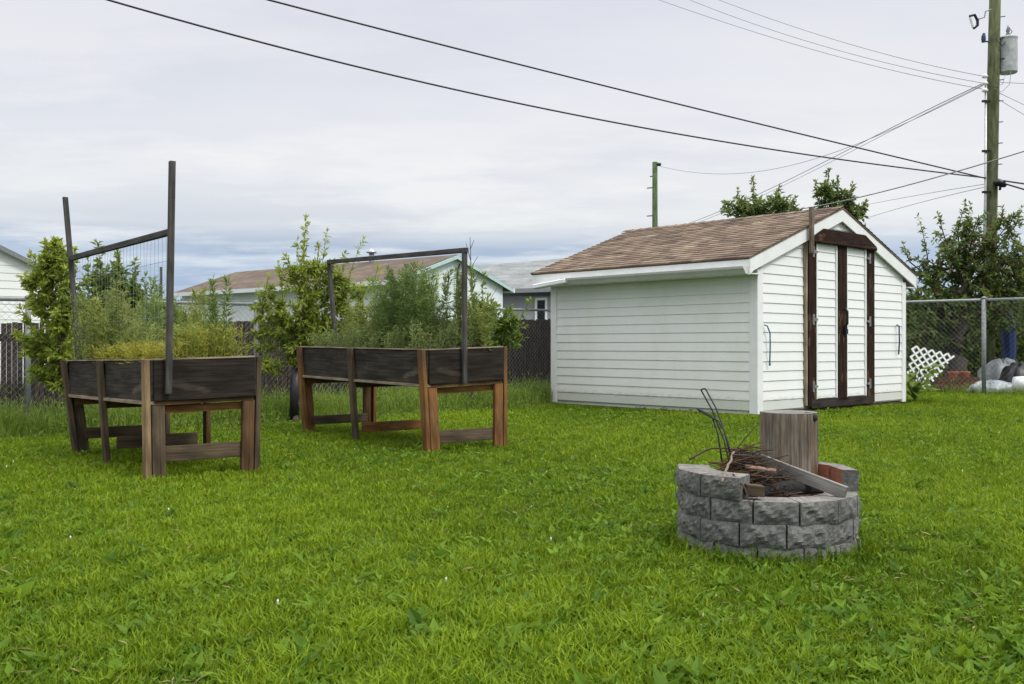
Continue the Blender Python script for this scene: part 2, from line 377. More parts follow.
# ------------------------------------------------------------------ setting: ground
def ground():
    xs = np.concatenate([[-700, -200, -60], np.linspace(-30, 34, 65), [70, 200, 700]])
    ys = np.concatenate([[-60, -10], np.linspace(0, 46, 47), [80, 200, 500, 1400]])
    X, Y = np.meshgrid(xs, ys)
    Zz = -0.050+0.010*np.sin(X*1.3+0.4)*np.cos(Y*1.1)
    far = (np.hypot(X, Y-18) > 32); Zz[far] = -0.06
    v = np.stack([X, Y, Zz], -1).reshape(-1, 3); w = len(xs)
    f = [(j*w+i, j*w+i+1, (j+1)*w+i+1, (j+1)*w+i) for j in range(len(ys)-1) for i in range(w-1)]
    mb = MB(); mb.add(v, f)
    m, t, b = mat('lawn_soil_shaded'); o = nd(t, 'ShaderNodeTexCoord').outputs['Object']
    n = noise(t, o, 9, 6, 0.7); n2 = noise(t, o, 0.5, 4, 0.6)
    c = ramp(t, n, [(0.3, (0.018, 0.030, 0.006)), (0.7, (0.05, 0.085, 0.012))])  # dark green soil; shadow between the blades is put into this colour
    c = mixc(t, ramp(t, n2, [(0.4, (0, 0, 0)), (0.7, (0.5,)*3)]), c, (0.06, 0.085, 0.016))
    t.links.new(c, b.inputs['Base Color']); b.inputs['Roughness'].default_value = 1.0
    bump(t, b, n, 0.6, 0.02)
    tag(mb.build('ground', m, smooth=True), 'green lawn of the back yard', 'lawn', kind='structure')
ground()

# yard frame: the shed's near corner, a along its door front, b along its long side
SN = np.array([3.42, 13.6, 0]); SU = np.array([0.73, 0.683, 0]); SV = np.array([-0.683, 0.73, 0])
def S(a, b, z=0): return SN+SU*a+SV*b+Z*z
SW, SL = 4.5, 4.0
PIT = np.array([1.263, 4.85, 0]); PR = 0.446
# back fence line
FA = P(28, 430, GD(430)); FB = P(396, 409, GD(409)); FA[2] = FB[2] = 0
def fence_pt(t): return FA+(FB-FA)*t
FN = np.array([(FB-FA)[1], -(FB-FA)[0], 0]); FN /= np.linalg.norm(FN)      # points to the camera side
RF0 = np.array([8.14, 20.2, 0]); RF1 = np.array([9.84, 18.74, 0])
def rfence_pt(t): return RF0+(RF1-RF0)*t
RN = np.array([(RF1-RF0)[1], -(RF1-RF0)[0], 0]); RN /= np.linalg.norm(RN)

def lumpy(x, y, seed, s):
    r = np.random.default_rng(seed); o = np.zeros_like(x)
    for k in range(7):
        a = r.uniform(0, 2*math.pi); f = s*r.uniform(0.6, 2.4); o += np.sin((x*math.cos(a)+y*math.sin(a))*f+r.uniform(0, 6))/ (1+0.25*k)
    return o/3.0
def allowed(x, y):
    ok = np.hypot(x-PIT[0], y-PIT[1]) > PR+0.015
    d = np.stack([x, y], -1)-SN[:2]; a = d@SU[:2]; b = d@SV[:2]
    ok &= ~((a > -0.01) & (a < SW+0.01) & (b > -0.01) & (b < SL))
    return ok
def sample_lawn(n, rng, d0, d1, fall=3.2, marg=1.9):
    g = np.linspace(d0, d1, 2000); pdf = (1.12*g+2*marg)/(1+(g/fall)**2); c = np.cumsum(pdf); c /= c[-1]
    y = np.interp(rng.uniform(0, 1, n), c, g); x = rng.uniform(-1, 1, n)*(0.56*y+marg)
    k = allowed(x, y); return x[k], y[k]

def grass():
    rng = np.random.default_rng(1); mb = MB()
    x, y = sample_lawn(560000, rng, 2.2, 24)
    n = len(x)
    lum = lumpy(x, y, 3, 1.6); fine = lumpy(x, y, 4, 9.0)
    bd = np.minimum(np.abs(np.hypot(x-PIT[0], y-PIT[1])-PR), 1.0)
    clump = lumpy(x, y, 5, 26.0)
    h = (0.038+0.012*lum+0.012*fine+0.012*clump)*rng.uniform(0.55, 1.4, n)+0.010
    h *= 1+1.5*np.exp(-(bd/0.08)**2)
    hs_ = np.stack([x, y], -1)-SN[:2]; a_ = hs_@SU[:2]; b_ = hs_@SV[:2]; near_shed = np.maximum(np.maximum(-a_, a_-SW), np.maximum(-b_, b_-SL)); h *= np.clip(0.45+near_shed/0.6, 0.45, 1)
    h = np.clip(h, 0.016, 0.15)
    w = 0.0042*(1+y/6.0)*rng.uniform(0.7, 1.35, n)
    az = rng.uniform(0, 2*math.pi, n); ln = rng.uniform(0.15, 1.0, n)
    dx, dy = np.cos(az), np.sin(az); sa = az+math.pi/2+rng.uniform(-0.7, 0.7, n)
    sxx, syy = np.cos(sa)*w/2, np.sin(sa)*w/2
    b = np.stack([x, y, np.full(n, -0.062)], -1)
    sd = np.stack([sxx, syy, np.zeros(n)], -1); dr = np.stack([dx, dy, np.zeros(n)], -1)
    mid = b+dr*(ln*h*0.35)[:, None]+Z*(h*0.68+0.01)[:, None]
    tip = b+dr*(ln*h*1.05)[:, None]+Z*(h*(1.0-0.25*ln)+0.02)[:, None]
    V = np.stack([b-sd, b+sd, mid-sd*0.85, mid+sd*0.85, tip], 1).reshape(-1, 3)
    var = np.clip(0.47+0.20*lum+0.15*fine+0.10*clump+rng.normal(0, 0.16, n), 0, 1)
    i = np.arange(n)[:, None]*5
    mb.add(V, i+np.array([[0, 1, 3, 2]]), None, 0, np.repeat(var, 5)); base = mb.n-len(V)
    mb.Fc.append((i+np.array([[2, 3, 4]])+base, None, 0))
    # rosettes of broad leaves: clover, plantain and dandelion
    nr = 30000; rx, ry = sample_lawn(nr, rng, 2.2, 15, 4.5)
    keep = rng.uniform(0, 1, len(rx)) < np.clip(0.34+0.60*lumpy(rx, ry, 8, 1.3)+0.16*(rx > 0.2)+0.25*(ry < 4.2), 0.05, 1); rx, ry = rx[keep], ry[keep]
    k = rng.integers(4, 11, len(rx)); idx = np.repeat(np.arange(len(rx)), k); m = len(idx)
    size = (rng.uniform(0.45, 1.0, len(rx))+0.5*(rng.uniform(0, 1, len(rx)) < 0.06))[idx]
    az = rng.uniform(0, 2*math.pi, m); el = rng.uniform(0.15, 1.0, m)
    ax = np.stack([np.cos(az)*np.cos(el), np.sin(az)*np.cos(el), np.sin(el)], -1)
    pos = np.stack([rx[idx]+rng.normal(0, 0.018, m), ry[idx]+rng.normal(0, 0.018, m), rng.uniform(-0.040, -0.018, m)], -1)
    Ln = rng.uniform(0.030, 0.070, m)*size; W = Ln*rng.uniform(0.24, 0.58, m)
    nm = np.stack([rng.normal(0, 0.3, m), rng.normal(0, 0.3, m), np.ones(m)], -1)
    mb.leaves(pos, ax, nm, Ln, W, np.clip(0.45+rng.normal(0, 0.22, len(rx))[idx]+rng.normal(0, 0.1, m), 0, 1), 1)
    # dead straw lying between the blades
    qx, qy = sample_lawn(7000, rng, 2.2, 14, 4.0); m = len(qx); az = rng.uniform(0, 6.28, m)
    mb.leaves(np.stack([qx, qy, rng.uniform(-0.045, -0.012, m)], -1), np.stack([np.cos(az), np.sin(az), rng.normal(0.15, .3, m)], -1), rng.normal(0, .4, (m, 3))+Z, rng.uniform(.03, .075, m), rng.uniform(.003, .006, m)*(1+qy/9), rng.uniform(0, 1, m), 3)
    # a few white clover heads
    fx, fy = sample_lawn(16, rng, 3.2, 9, 4.5)
    for a, c in zip(fx, fy): mb.tube([(a, c, -0.005), (a, c, 0.006), (a, c, 0.012)], [0.002, 0.0045, 0.002], 6, 2)
    tag(mb.build('grass', [M_grass, M_clover, M_flower, M_straw]), 'short mown lawn grass with clover and dandelion leaves', 'grass', kind='stuff')
grass()

def tall_grass():
    rng = np.random.default_rng(2); mb = MB()
    def strip(p0, p1, nrmv, w0, w1, n, hmin, hmax):
        t = rng.uniform(0, 1, n); q = rng.uniform(0, 1, n)**1.0
        b = p0+(p1-p0)*t[:, None]+nrmv*(w0+(w1-w0)*q)[:, None]
        edge = np.clip((w1-(w0+(w1-w0)*q))/0.35, 0.25, 1)
        lum = lumpy(b[:, 0], b[:, 1], 11, 3.0)
        h = rng.uniform(hmin, hmax, n)*edge*(1+0.35*lum); h = np.maximum(h, 0.05)
        k = allowed(b[:, 0], b[:, 1]); ds = b[:, :2]-SN[:2]; k &= ~((ds@SU[:2] > -0.75) & (ds@SV[:2] < SL-0.05) & (ds@SU[:2] < SW-.2)); b, h, lum = b[k], h[k], lum[k]; m = len(b)
        az = rng.uniform(0, 2*math.pi, m); ln = rng.uniform(0.05, 0.7, m); w = rng.uniform(0.004, 0.011, m)
        dr = np.stack([np.cos(az), np.sin(az), np.zeros(m)], -1); sa = az+1.57+rng.uniform(-0.8, 0.8, m)
        sd = np.stack([np.cos(sa), np.sin(sa), np.zeros(m)], -1)*(w/2)[:, None]
        b[:, 2] = -0.06
        mid = b+dr*(ln*h*0.25)[:, None]+Z*(h*0.6)[:, None]; tip = b+dr*(ln*h*0.9)[:, None]+Z*(h*(1-0.2*ln))[:, None]
        V = np.stack([b-sd, b+sd, mid-sd*0.8, mid+sd*0.8, tip], 1).reshape(-1, 3)
        var = np.clip(0.4+0.2*lum+rng.normal(0, 0.2, m), 0, 1); i = np.arange(m)[:, None]*5
        mb.add(V, i+np.array([[0, 1, 3, 2]]), None, 0, np.repeat(var, 5)); base = mb.n-len(V)
        mb.Fc.append((i+np.array([[2, 3, 4]])+base, None, 0))
        # pale seed heads and weed leaves
        ns = m//9; j = rng.integers(0, m, ns); top = tip[j]+Z*rng.uniform(-0.03, 0.06, ns)[:, None]
        mb.leaves(top, np.stack([rng.normal(0, .35, ns), rng.normal(0, .35, ns), np.ones(ns)], -1), rng.normal(0, 1, (ns, 3)), rng.uniform(.03, .08, ns), rng.uniform(.006, .014, ns), rng.uniform(0.7, 1.0, ns))
        nl = m//3; j = rng.integers(0, m, nl)
        pp = b[j]+(tip[j]-b[j])*rng.uniform(0.2, 0.9, nl)[:, None]
        mb.leaves(pp, rng.normal(0, 1, (nl, 3))+Z*0.4, rng.normal(0, .5, (nl, 3))+Z, rng.uniform(.03, .08, nl), rng.uniform(.012, .035, nl), rng.uniform(0.1, 0.75, nl))
    strip(fence_pt(-1.2), fence_pt(1.72), FN, -0.9, 0.95, 42000, 0.18, 0.46)
    strip(fence_pt(-1.5), fence_pt(2.2), FN, -5.5, -0.8, 9000, 0.15, 0.5)
    strip(rfence_pt(-1.0), rfence_pt(3.0), RN, -1.2, 0.12, 5500, 0.08, 0.26)
    tag(mb.build('tall_grass', [M_tall]), 'unmown tall grass and weeds along the fences', 'tall grass', kind='stuff')
tall_grass()

# ------------------------------------------------------------------ shed
def lap(mb, P0, out, along, z0, z1, exp, lim, mi=0, rv=0.006):
    """lap siding courses; lim(z) gives the course's start and end along the wall at height z"""
    z = z0
    while z < z1-1e-4:
        zt = min(z+exp, z1); a0, a1 = lim(z); c0, c1 = lim(zt-1e-4)
        if a1-a0 > 0.01:
            c1 = max(c1, c0+0.002)
            q = [P0+along*a0+out*0.016+Z*z, P0+along*a1+out*0.016+Z*z, P0+along*c1+out*0.004+Z*zt, P0+along*c0+out*0.004+Z*zt]
            zs = z+exp*0.5
            mb.add(q, [(0, 1, 2, 3)], None, mi)
            g = [P0+along*a0-out*0.004+Z*z, P0+along*a1-out*0.004+Z*z, P0+along*a1+out*0.016+Z*z, P0+along*a0+out*0.016+Z*z]
            mb.add(g, [(0, 1, 2, 3)], None, mi)
        z = zt
RZ0, RSL, EA = 2.16, 0.362, 0.30       # roof height at the eave edge, slope, eave overhang
def roofz(a): return RZ0+RSL*((a if a < SW/2 else SW-a)+EA)

def shed():
    root = thing('garden_shed', S(SW/2, SL/2, 0), 'white vinyl sided garden shed with a brown shingle roof and dark framed double doors', 'shed')
    # long side wall (faces -SU) and its hidden twin, back wall
    mb = MB(); lap(mb, S(0, 0), -SU, SV, 0.03, 1.98, 0.138, lambda z: (0.05, SL-0.03)); mb.build('wall', [M_siding_side], root)
    mb = MB(); lap(mb, S(SW, SL), SU, -SV, 0.03, 1.98, 0.138, lambda z: (0.05, SL-0.05)); mb.build('wall', [M_siding], root)
    def glim(x0, x1):
        def f(z):
            if z <= roofz(0)-0.08: return (x0, x1)
            d = (z-roofz(0)+0.08)/RSL
            return (max(x0, d), min(x1, SW-d))
        return f
    mb = MB(); lap(mb, S(SW, SL), SV, -SU, 0.03, 3.0, 0.138, glim(0.03, SW-0.03)); mb.build('wall', [M_siding], root)
    # door front in pieces round the doors
    mb = MB()
    lap(mb, S(0, 0), -SV, SU, 0.03, 2.75, 0.138, glim(0.07, 1.20)); lap(mb, S(0, 0), -SV, SU, 0.03, 2.75, 0.138, glim(3.32, SW-0.06))
    lap(mb, S(0, 0), -SV, SU, 2.46, 3.0, 0.138, glim(1.2, 3.32))
    mb.build('wall', [M_siding], root)
    mb = MB()   # core so that nothing is see-through
    mb.prism([S(0.02, 0.02, -0.03), S(SW-.02, .02, -0.03), S(SW-.02, .02, roofz(0)-0.12), S(SW/2, .02, roofz(SW/2)-0.1), S(.02, .02, roofz(0)-0.12)], SV*(SL-0.04)); mb.build('inner_frame', [M_white], root)
    for a, b in ((0, 0), (SW, 0), (0, SL), (SW, SL)):
        mb = MB()
        ca = 0.045 if a == 0 else -0.045; cb = 0.045 if b == 0 else -0.045
        mb.beam(S(a+ca, b+cb, -0.02), S(a+ca, b+cb, 2.02), SU*0.14, SV*0.14)
        mb.build('corner_trim', [M_white], root, bevel=0.006)
    # roof slopes, stepped courses of shingles
    b0, b1 = -0.10, SL+0.20
    for side in (0, 1):
        mb = MB(); exp = 0.125; n = int(math.ceil((SW/2+EA)/ (exp/math.sqrt(1+RSL**2)))); sl = math.sqrt(1+RSL**2)
        rng = np.random.default_rng(3+side)
        for k in range(n):
            a0 = -EA-0.03+k*exp/sl; a1 = min(SW/2, a0+exp/sl*1.05)
            if a0 >= SW/2: break
            A0, A1 = (a0, a1) if side == 0 else (SW-a0, SW-a1)
            zf = lambda a: RZ0+RSL*(a+EA)
            segs = np.concatenate([[b0], np.arange(b0+rng.uniform(0.1, 0.4), b1-0.1, 0.31), [b1]])
            for s0, s1 in zip(segs[:-1], segs[1:]):
                lift = 0.012+rng.uniform(0, 0.006)
                q = [S(A0, s0, zf(a0)+lift), S(A0, s1, zf(a0)+lift), S(A1, s1, zf(a1)+0.004), S(A1, s0, zf(a1)+0.004)]
                u = [(s0, k*exp), (s1, k*exp), (s1, k*exp+0.1249), (s0, k*exp+0.1249)]
                f = (3, 2, 1, 0) if side == 0 else (0, 1, 2, 3)
                mb.add(q, [f], np.array([[u[i] for i in f]]))
                e = [S(A0, s0, zf(a0)-0.006), S(A0, s1, zf(a0)-0.006), S(A0, s1, zf(a0)+lift), S(A0, s0, zf(a0)+lift)]
                mb.add(e, [(0, 1, 2, 3)], np.array([[(s0, k*exp+.02), (s1, k*exp+.02), (s1, k*exp+.03), (s0, k*exp+.03)]]))
        # deck under the shingles
        A0, A1 = (-EA-0.02, SW/2) if side == 0 else (SW+EA+0.02, SW/2)
        mb.prism([S(A0, b0+0.01, RZ0-0.002), S(A1, b0+0.01, roofz(SW/2)-0.002), S(A1, b0+0.01, roofz(SW/2)-0.03), S(A0, b0+0.01, RZ0-0.03)], SV*(b1-b0-0.02))
        # ridge caps
        if side == 0:
            for s0 in np.arange(b0, b1, 0.2):
                zr = roofz(SW/2)
                mb.add([S(SW/2-.13, s0, zr-.03), S(SW/2, s0, zr+.022), S(SW/2, s0+.21, zr+.014), S(SW/2-.13, s0+.21, zr-.034)], [(0, 1, 2, 3)], np.array([[(s0, 0), (s0, .1), (s0+.21, .1), (s0+.21, 0)]]))
                mb.add([S(SW/2+.13, s0, zr-.03), S(SW/2, s0, zr+.022), S(SW/2, s0+.21, zr+.014), S(SW/2+.13, s0+.21, zr-.034)], [(3, 2, 1, 0)], np.array([[(s0, 0), (s0, .1), (s0+.21, .1), (s0+.21, 0)]]))
        mb.build('roof', [M_shingle], root)
    # fascia boards along the eaves, soffits
    for a, d in ((-EA, -1), (SW+EA, 1)):
        mb = MB(); mb.beam(S(a, b0+.02, RZ0-.135), S(a, b1-.02, RZ0-.135), Z*0.20, SU*0.022); mb.build('fascia', [M_white], root)
        mb = MB(); mid = a*0.5+(0 if d < 0 else SW*0.5)
        mb.beam(S(mid, b0+.03, RZ0-.225), S(mid, b1-.03, RZ0-.225), SU*(EA-0.03), Z*0.014); mb.build('soffit', [M_white], root)
    # gutter on the long side: a K profile extruded along the eave
    mb = MB(); g0, g1 = -0.06, 3.40
    prof = [(0.0, 0.0), (0.0, -0.10), (-0.055, -0.10), (-0.085, -0.06), (-0.115, -0.030), (-0.125, 0.0), (-0.115, 0.0), (-0.105, -0.025), (-0.06, -0.085), (-0.008, -0.092), (-0.008, 0.0)]
    mb.prism([S(-EA-.014+p, g0, RZ0-0.135+q) for p, q in prof], SV*(g1-g0)); mb.build('gutter', [M_gutter], root)
    # gutter end elbow and boxed eave return beyond the back wall
    mb = MB(); mb.beam(S(-EA-.09, 3.28, 1.985), S(-EA-.10, 4.02, 1.92), SU*0.13, Z*0.075); mb.build('downspout', [M_white], root, bevel=0.012)
    # rake boards on the door front and the back
    for bb in (b0+0.02, b1-0.04):
        for side in (0, 1):
            mb = MB(); sg = lambda a: a if side == 0 else SW-a
            h = 0.205
            pts = [S(sg(-EA-.01), bb, RZ0-0.012), S(sg(SW/2), bb, roofz(SW/2)-0.012), S(sg(SW/2), bb, roofz(SW/2)-0.012-h), S(sg(-EA+0.10), bb, RZ0+.036-0.012-h), S(sg(-EA-.01), bb, RZ0-0.012-0.235)]
            mb.prism(pts, SV*0.024); mb.build('rake_board', [M_white], root)
    # doors
    zb, zt = 0.12, 2.50
    mb = MB()
    for a0, a1 in ((1.27, 1.495), (3.06, 3.315)): mb.beam(S((a0+a1)/2, -0.035, 0.03), S((a0+a1)/2, -0.035, zt+0.02), SU*(a1-a0), SV*0.06)
    pts = [S(1.275, -.088, 2.47), S(3.31, -.088, 2.47), S(3.31, -.088, 2.535), S(2.93, -.088, 2.70), S(1.64, -.088, 2.70), S(1.275, -.088, 2.535)]
    mb.prism(pts, -SV*0.022)
    mb.beam(S(1.30, -.118, 2.495), S(3.29, -.118, 2.495), Z*0.03, SV*0.015)
    mb.build('door_frame', [M_door_wood], root, bevel=0.004)
    mb = MB(); mb.beam(S(1.33, -.05, 0.075), S(3.25, -.05, 0.075), Z*0.13, SV*0.05); mb.build('door_sill', [M_sill], root)
    for a0, a1, st, hg in ((1.50, 2.13, (2.13, 2.262), 1.40), (2.405, 3.055, (2.268, 2.40), 3.15)):
        mb = MB(); mb.beam(S((a0+a1)/2, -0.012, zb), S((a0+a1)/2, -0.012, zt-.02), SU*(a1-a0), SV*0.03)
        lap(mb, S(0, -0.03), -SV, SU, zb+0.03, zt-0.03, 0.138, lambda z: (a0+0.045, a1-0.045))
        for e in (a0+.02, a1-.02): mb.beam(S(e, -0.045, zb), S(e, -0.045, zt-.02), SU*0.036, SV*0.03)
        d = mb.build('door', [M_siding], root)
        mb = MB(); mb.beam(S(sum(st)/2, -0.045, zb-.02), S(sum(st)/2, -0.045, zt-.0), SU*(st[1]-st[0]), SV*0.06); mb.build('stile', [M_door_wood], d, bevel=0.004)
        for zz in (0.33, 1.33, 2.34):
            mb = MB(); sg = 1 if hg < 2 else -1
            mb.beam(S(hg, -.070, zz-.08), S(hg, -.070, zz+.08), SU*0.05, SV*0.010); mb.prism([S(hg, -.075, zz+.03), S(hg, -.075, zz-.03), S(hg+sg*.11, -.075, zz-.012), S(hg+sg*.11, -.075, zz+.012)], -SV*0.006)
            mb.build('hinge', [M_galv_dull], d)
        if hg > 2:
            mb = MB(); mb.tube([S(2.30, -.09, 1.52), S(2.30, -.13, 1.47), S(2.30, -.13, 1.28), S(2.30, -.09, 1.23)], 0.018, 8); mb.build('handle', [M_iron], d)
            mb = MB(); mb.beam(S(2.31, -.10, 1.12), S(2.31, -.10, 1.20), SU*0.075, SV*0.035); mb.tube([S(2.285, -.10, 1.2), S(2.285, -.10, 1.25), S(2.31, -.10, 1.27), S(2.335, -.10, 1.25), S(2.335, -.10, 1.2)], 0.009, 6); mb.build('padlock', [M_iron], d)
    # old weathered post beside the door frame, sticking up past the roof
    mb = MB(); mb.beam(S(1.225, -.135, 2.30), S(1.225, -.135, 2.98), SU*0.085, SV*0.045); mb.build('post', [M_weathered], root, bevel=0.004)
    mb = MB(); mb.beam(S(1.235, -.03, 0.05), S(1.235, -.03, 2.60), SU*0.05, SV*0.04); mb.build('door_trim', [M_lip_wood], root)
    # rubber straps hanging on the front wall
    mb = MB(); mb.tube([S(0.13, -.03, 1.23), S(0.16, -.06, 1.22), S(0.215, -.07, 1.12), S(0.235, -.06, 0.95), S(0.24, -.05, 0.71)], 0.010, 7); mb.beam(S(0.24, -.05, .66), S(0.24, -.05, .71), SU*.02, SV*.02)
    o = mb.build('strap', [M_blue], root, smooth=True); o['label'] = 'light blue strap'
    mb = MB(); mb.tube([S(4.16, -.03, 1.29), S(4.19, -.06, 1.27), S(4.19, -.065, 1.0), S(4.19, -.05, 0.79)], 0.013, 7); o = mb.build('strap', [M_navy], root, smooth=True); o['label'] = 'navy blue strap'
    # skids under the wall
    mb = MB()
    for b in (0.06, SL-0.06): mb.beam(S(0.03, b, -0.02), S(SW-.03, b, -0.02), SV*0.08, Z*0.05)
    mb.build('floor_skid', [M_brown_wood], root)
shed()

# ------------------------------------------------------------------ raised beds
def raised_bed(label, near, far_left, right, H, boxh, legs, trel, seed):
    """near / far_left / right: foot points of three corners; H: top points offset for near, right, far_right, far_left"""
    near = G(*near); v = far_left; u = right                 # vectors along the long and the short side
    B = {'n': near, 'r': near+u, 'l': near+v, 'f': near+u+v}
    T = {k: B[k]+np.array(H[k]) for k in B}
    vd, ud = nrm(v), nrm(u)
    root = thing('raised_bed', near+(u+v)/2, label, 'raised bed')
    def at(k, z): return B[k]+(T[k]-B[k])*(z/(T[k][2]))
    def top(k, dz=0): return at(k, T[k][2]-dz)
    def wall(k0, k1, out, m):
        mb = MB(); half = boxh/2
        p0, p1 = top(k0, half), top(k1, half)
        for i in (0, 1):
            if i: break
            mb.beam(p0, p1, Z*boxh, out*0.04)
        return mb.build('side_board', [m], root, bevel=0.003)
    wall('n', 'l', -ud, M_dark_wood); wall('n', 'r', -vd, M_black_wood); wall('r', 'f', ud, M_dark_wood); wall('l', 'f', vd, M_dark_wood)
    # thin pale lip under the long board and worn top edges
    mb = MB(); mb.beam(top('n', boxh+.012)-ud*0.012, top('l', boxh+.012)-ud*0.012, Z*0.024, ud*0.075); mb.build('bottom_lip', [M_lip_wood], root)
    for a, b, o in (('n', 'l', -ud), ('n', 'r', -vd)):
        mb = MB(); mb.beam(top(a, -.004), top(b, -.004), o*0.046, Z*0.010); mb.build('top_edge', [M_lip_wood], root)
    # soil and floor
    mb = MB(); ins = 0.03
    q = [top(k, 0.05) for k in ('n', 'r', 'f', 'l')]; mb.add(q, [(0, 1, 2, 3)]); mb.build('soil', [M_soil], root)
    mb = MB(); q = [top(k, boxh+.002) for k in ('n', 'r', 'f', 'l')]; mb.prism(q, -Z*0.03); mb.build('floor_board', [M_brown_wood], root)
    mats = legs
    # corner legs: an outer board on the long face running to the top, an inner board on the short face below the box
    for k, so, lo in (('n', -1, 1), ('l', -1, -1), ('r', 1, 1), ('f', 1, -1)):
        mb = MB()
        off = ud*so*0.042+vd*lo*0.040
        p0, p1 = at(k, -0.08)+off, top(k, -0.006)+off
        mb.beam(p0, p1, vd*0.085, ud*0.040)
        o = mb.build('leg', [mats[k][0]], root, bevel=0.003)
        mb = MB(); off2 = -ud*so*0.034+vd*(0.022 if lo > 0 else -0.022)*1.0
        mb.beam(at(k, -0.08)+off2, top(k, boxh+.03)+off2, ud*0.095, vd*0.038); mb.build('leg_board', [mats[k][1]], root, bevel=0.003)
    for a, b, so in (('n', 'l', -1), ('r', 'f', 1)):
        t = trel['mid']; mb = MB()
        p0 = at(a, -0.08)*(1-t)+at(b, -0.08)*t+ud*so*0.045; p1 = top(a, 0.0)*(1-t)+top(b, 0)*t+ud*so*0.045
        mb.beam(p0, p1, vd*0.085, ud*0.042); mb.build('leg', [M_grey_wood if so < 0 else M_brown_wood], root, bevel=0.003)
        mb = MB(); q1 = top(a, boxh+.05)*(1-t)+top(b, boxh+.05)*t
        mb.beam(q1+ud*so*0.02, q1-ud*so*(np.linalg.norm(u)+0.02), Z*0.075, vd*0.038); mb.build('joist', [M_brown_wood], root)
    # joist below the short board
    for k0, k1, sg in (('n', 'r', 1), ('l', 'f', -1)):
        mb = MB(); mb.beam(top(k0, boxh+.07)+vd*sg*0.07, top(k1, boxh+.07)+vd*sg*0.07, Z*0.055, vd*0.04); mb.build('joist', [M_orange_wood], root)
    # low stretchers
    def low(pa, pb, z, m, hgt=0.10):
        mb = MB(); mb.beam(pa+Z*z, pb+Z*z, Z*hgt, nrm(np.cross(Z, pb-pa))*0.036); mb.build('stretcher', [m], root, bevel=0.003)
    g = lambda k, z=0.1: np.array([at(k, z)[0], at(k, z)[1], 0])
    t = trel['mid']
    low(g('n')+vd*.05+ud*0.08, g('r')+vd*.05-ud*0.08, trel['zs'], trel['sm'][0], 0.115)
    low(g('l')-vd*.05+ud*.05, g('f')-vd*.05-ud*.05, trel['zs'], trel['sm'][2])
    low(g('n')*(1-t)+g('l')*t+ud*.04, g('r')*(1-t)+g('f')*t-ud*.04, trel['zs'], trel['sm'][1])
    # trellis: two posts, a bar, wire netting
    n0, n1, f0, f1 = (P(*x) for x in trel['posts'])
    for a, b in ((n0, n1), (f0, f1)):
        mb = MB(); mb.beam(a, b, ud*0.043, vd*0.038); mb.build('trellis_post', [M_post], root, bevel=0.003)
    c0, c1 = (P(*x) for x in trel['bar'])
    mb = MB(); mb.beam(c0, c1, Z*0.046, ud*0.038); mb.build('trellis_bar', [M_post], root, bevel=0.003)
    mb = MB(); d = c1-c0; zl = trel['net']
    n = int(np.linalg.norm(d)/0.075)
    rng = np.random.default_rng(seed)
    if trel['net'] > 1.2: n = 0
    for i in range(1, n):
        p = c0+d*i/n; mb.tube([p-Z*.02, p-Z*(p[2]-zl)*0.5+ud*rng.normal(0, .006), np.array([p[0], p[1], zl])], 0.0012, 3, cap=False)
    for k in range(1, 5 if n else 0):
        f = k/4.5; mb.tube([c0-Z*(c0[2]-zl)*f, (c0+d*.5)-Z*((c0+d*.5)[2]-zl)*f-Z*.01, c1-Z*(c1[2]-zl)*f], 0.0017, 3, cap=False)
    if n: mb.build('wire_netting', [M_galv_dull], root)
    return B, T, ud, vd

bed1 = raised_bed('left raised bed on legs with two tall trellis posts and a slanting bar', (155, 476),
    np.array([-0.6, 0.8, 0])*2.24, np.array([0.8, 0.6, 0])*0.734,
    {'n': (-.015, 0, .841), 'r': (.015, 0, .858), 'l': (-.11, 0, .805), 'f': (-.02, 0, .83)}, 0.30,
    {'n': (M_tan_wood, M_grey_wood), 'l': (M_grey_wood, M_grey_wood), 'r': (M_grey_wood, M_brown_wood), 'f': (M_grey_wood, M_grey_wood)},
    {'mid': 0.50, 'zs': 0.15, 'sm': (M_grey_wood, M_grey_wood, M_grey_wood), 'net': 0.85,
     'posts': ((168.5, 394, 7.08), (172, 161, 7.08), (80, 368, 8.95), (65, 197, 8.95)), 'bar': ((72, 258, 8.93), (170, 232, 7.12))}, 1)
bed2 = raised_bed('right hand raised bed with orange corner legs and a low square trellis frame', (433, 449),
    np.array([-0.6, 0.8, 0])*2.66, np.array([0.8, 0.6, 0])*0.782,
    {'n': (-.05, 0, .904), 'r': (.0, 0, .93), 'l': (-.068, 0, .927), 'f': (.0, 0, .94)}, 0.315,
    {'n': (M_orange_wood, M_orange_wood), 'l': (M_orange_wood, M_orange_wood), 'r': (M_orange_wood, M_orange_wood), 'f': (M_orange_wood, M_brown_wood)},
    {'mid': 0.53, 'zs': 0.10, 'sm': (M_grey_wood, M_orange_wood, M_grey_wood), 'net': 1.5,
     'posts': ((464.5, 384, 9.07), (464.5, 250, 9.07), (336, 350, 11.25), (329, 262, 11.25)), 'bar': ((328, 262, 11.25), (467, 250, 9.05))}, 2)

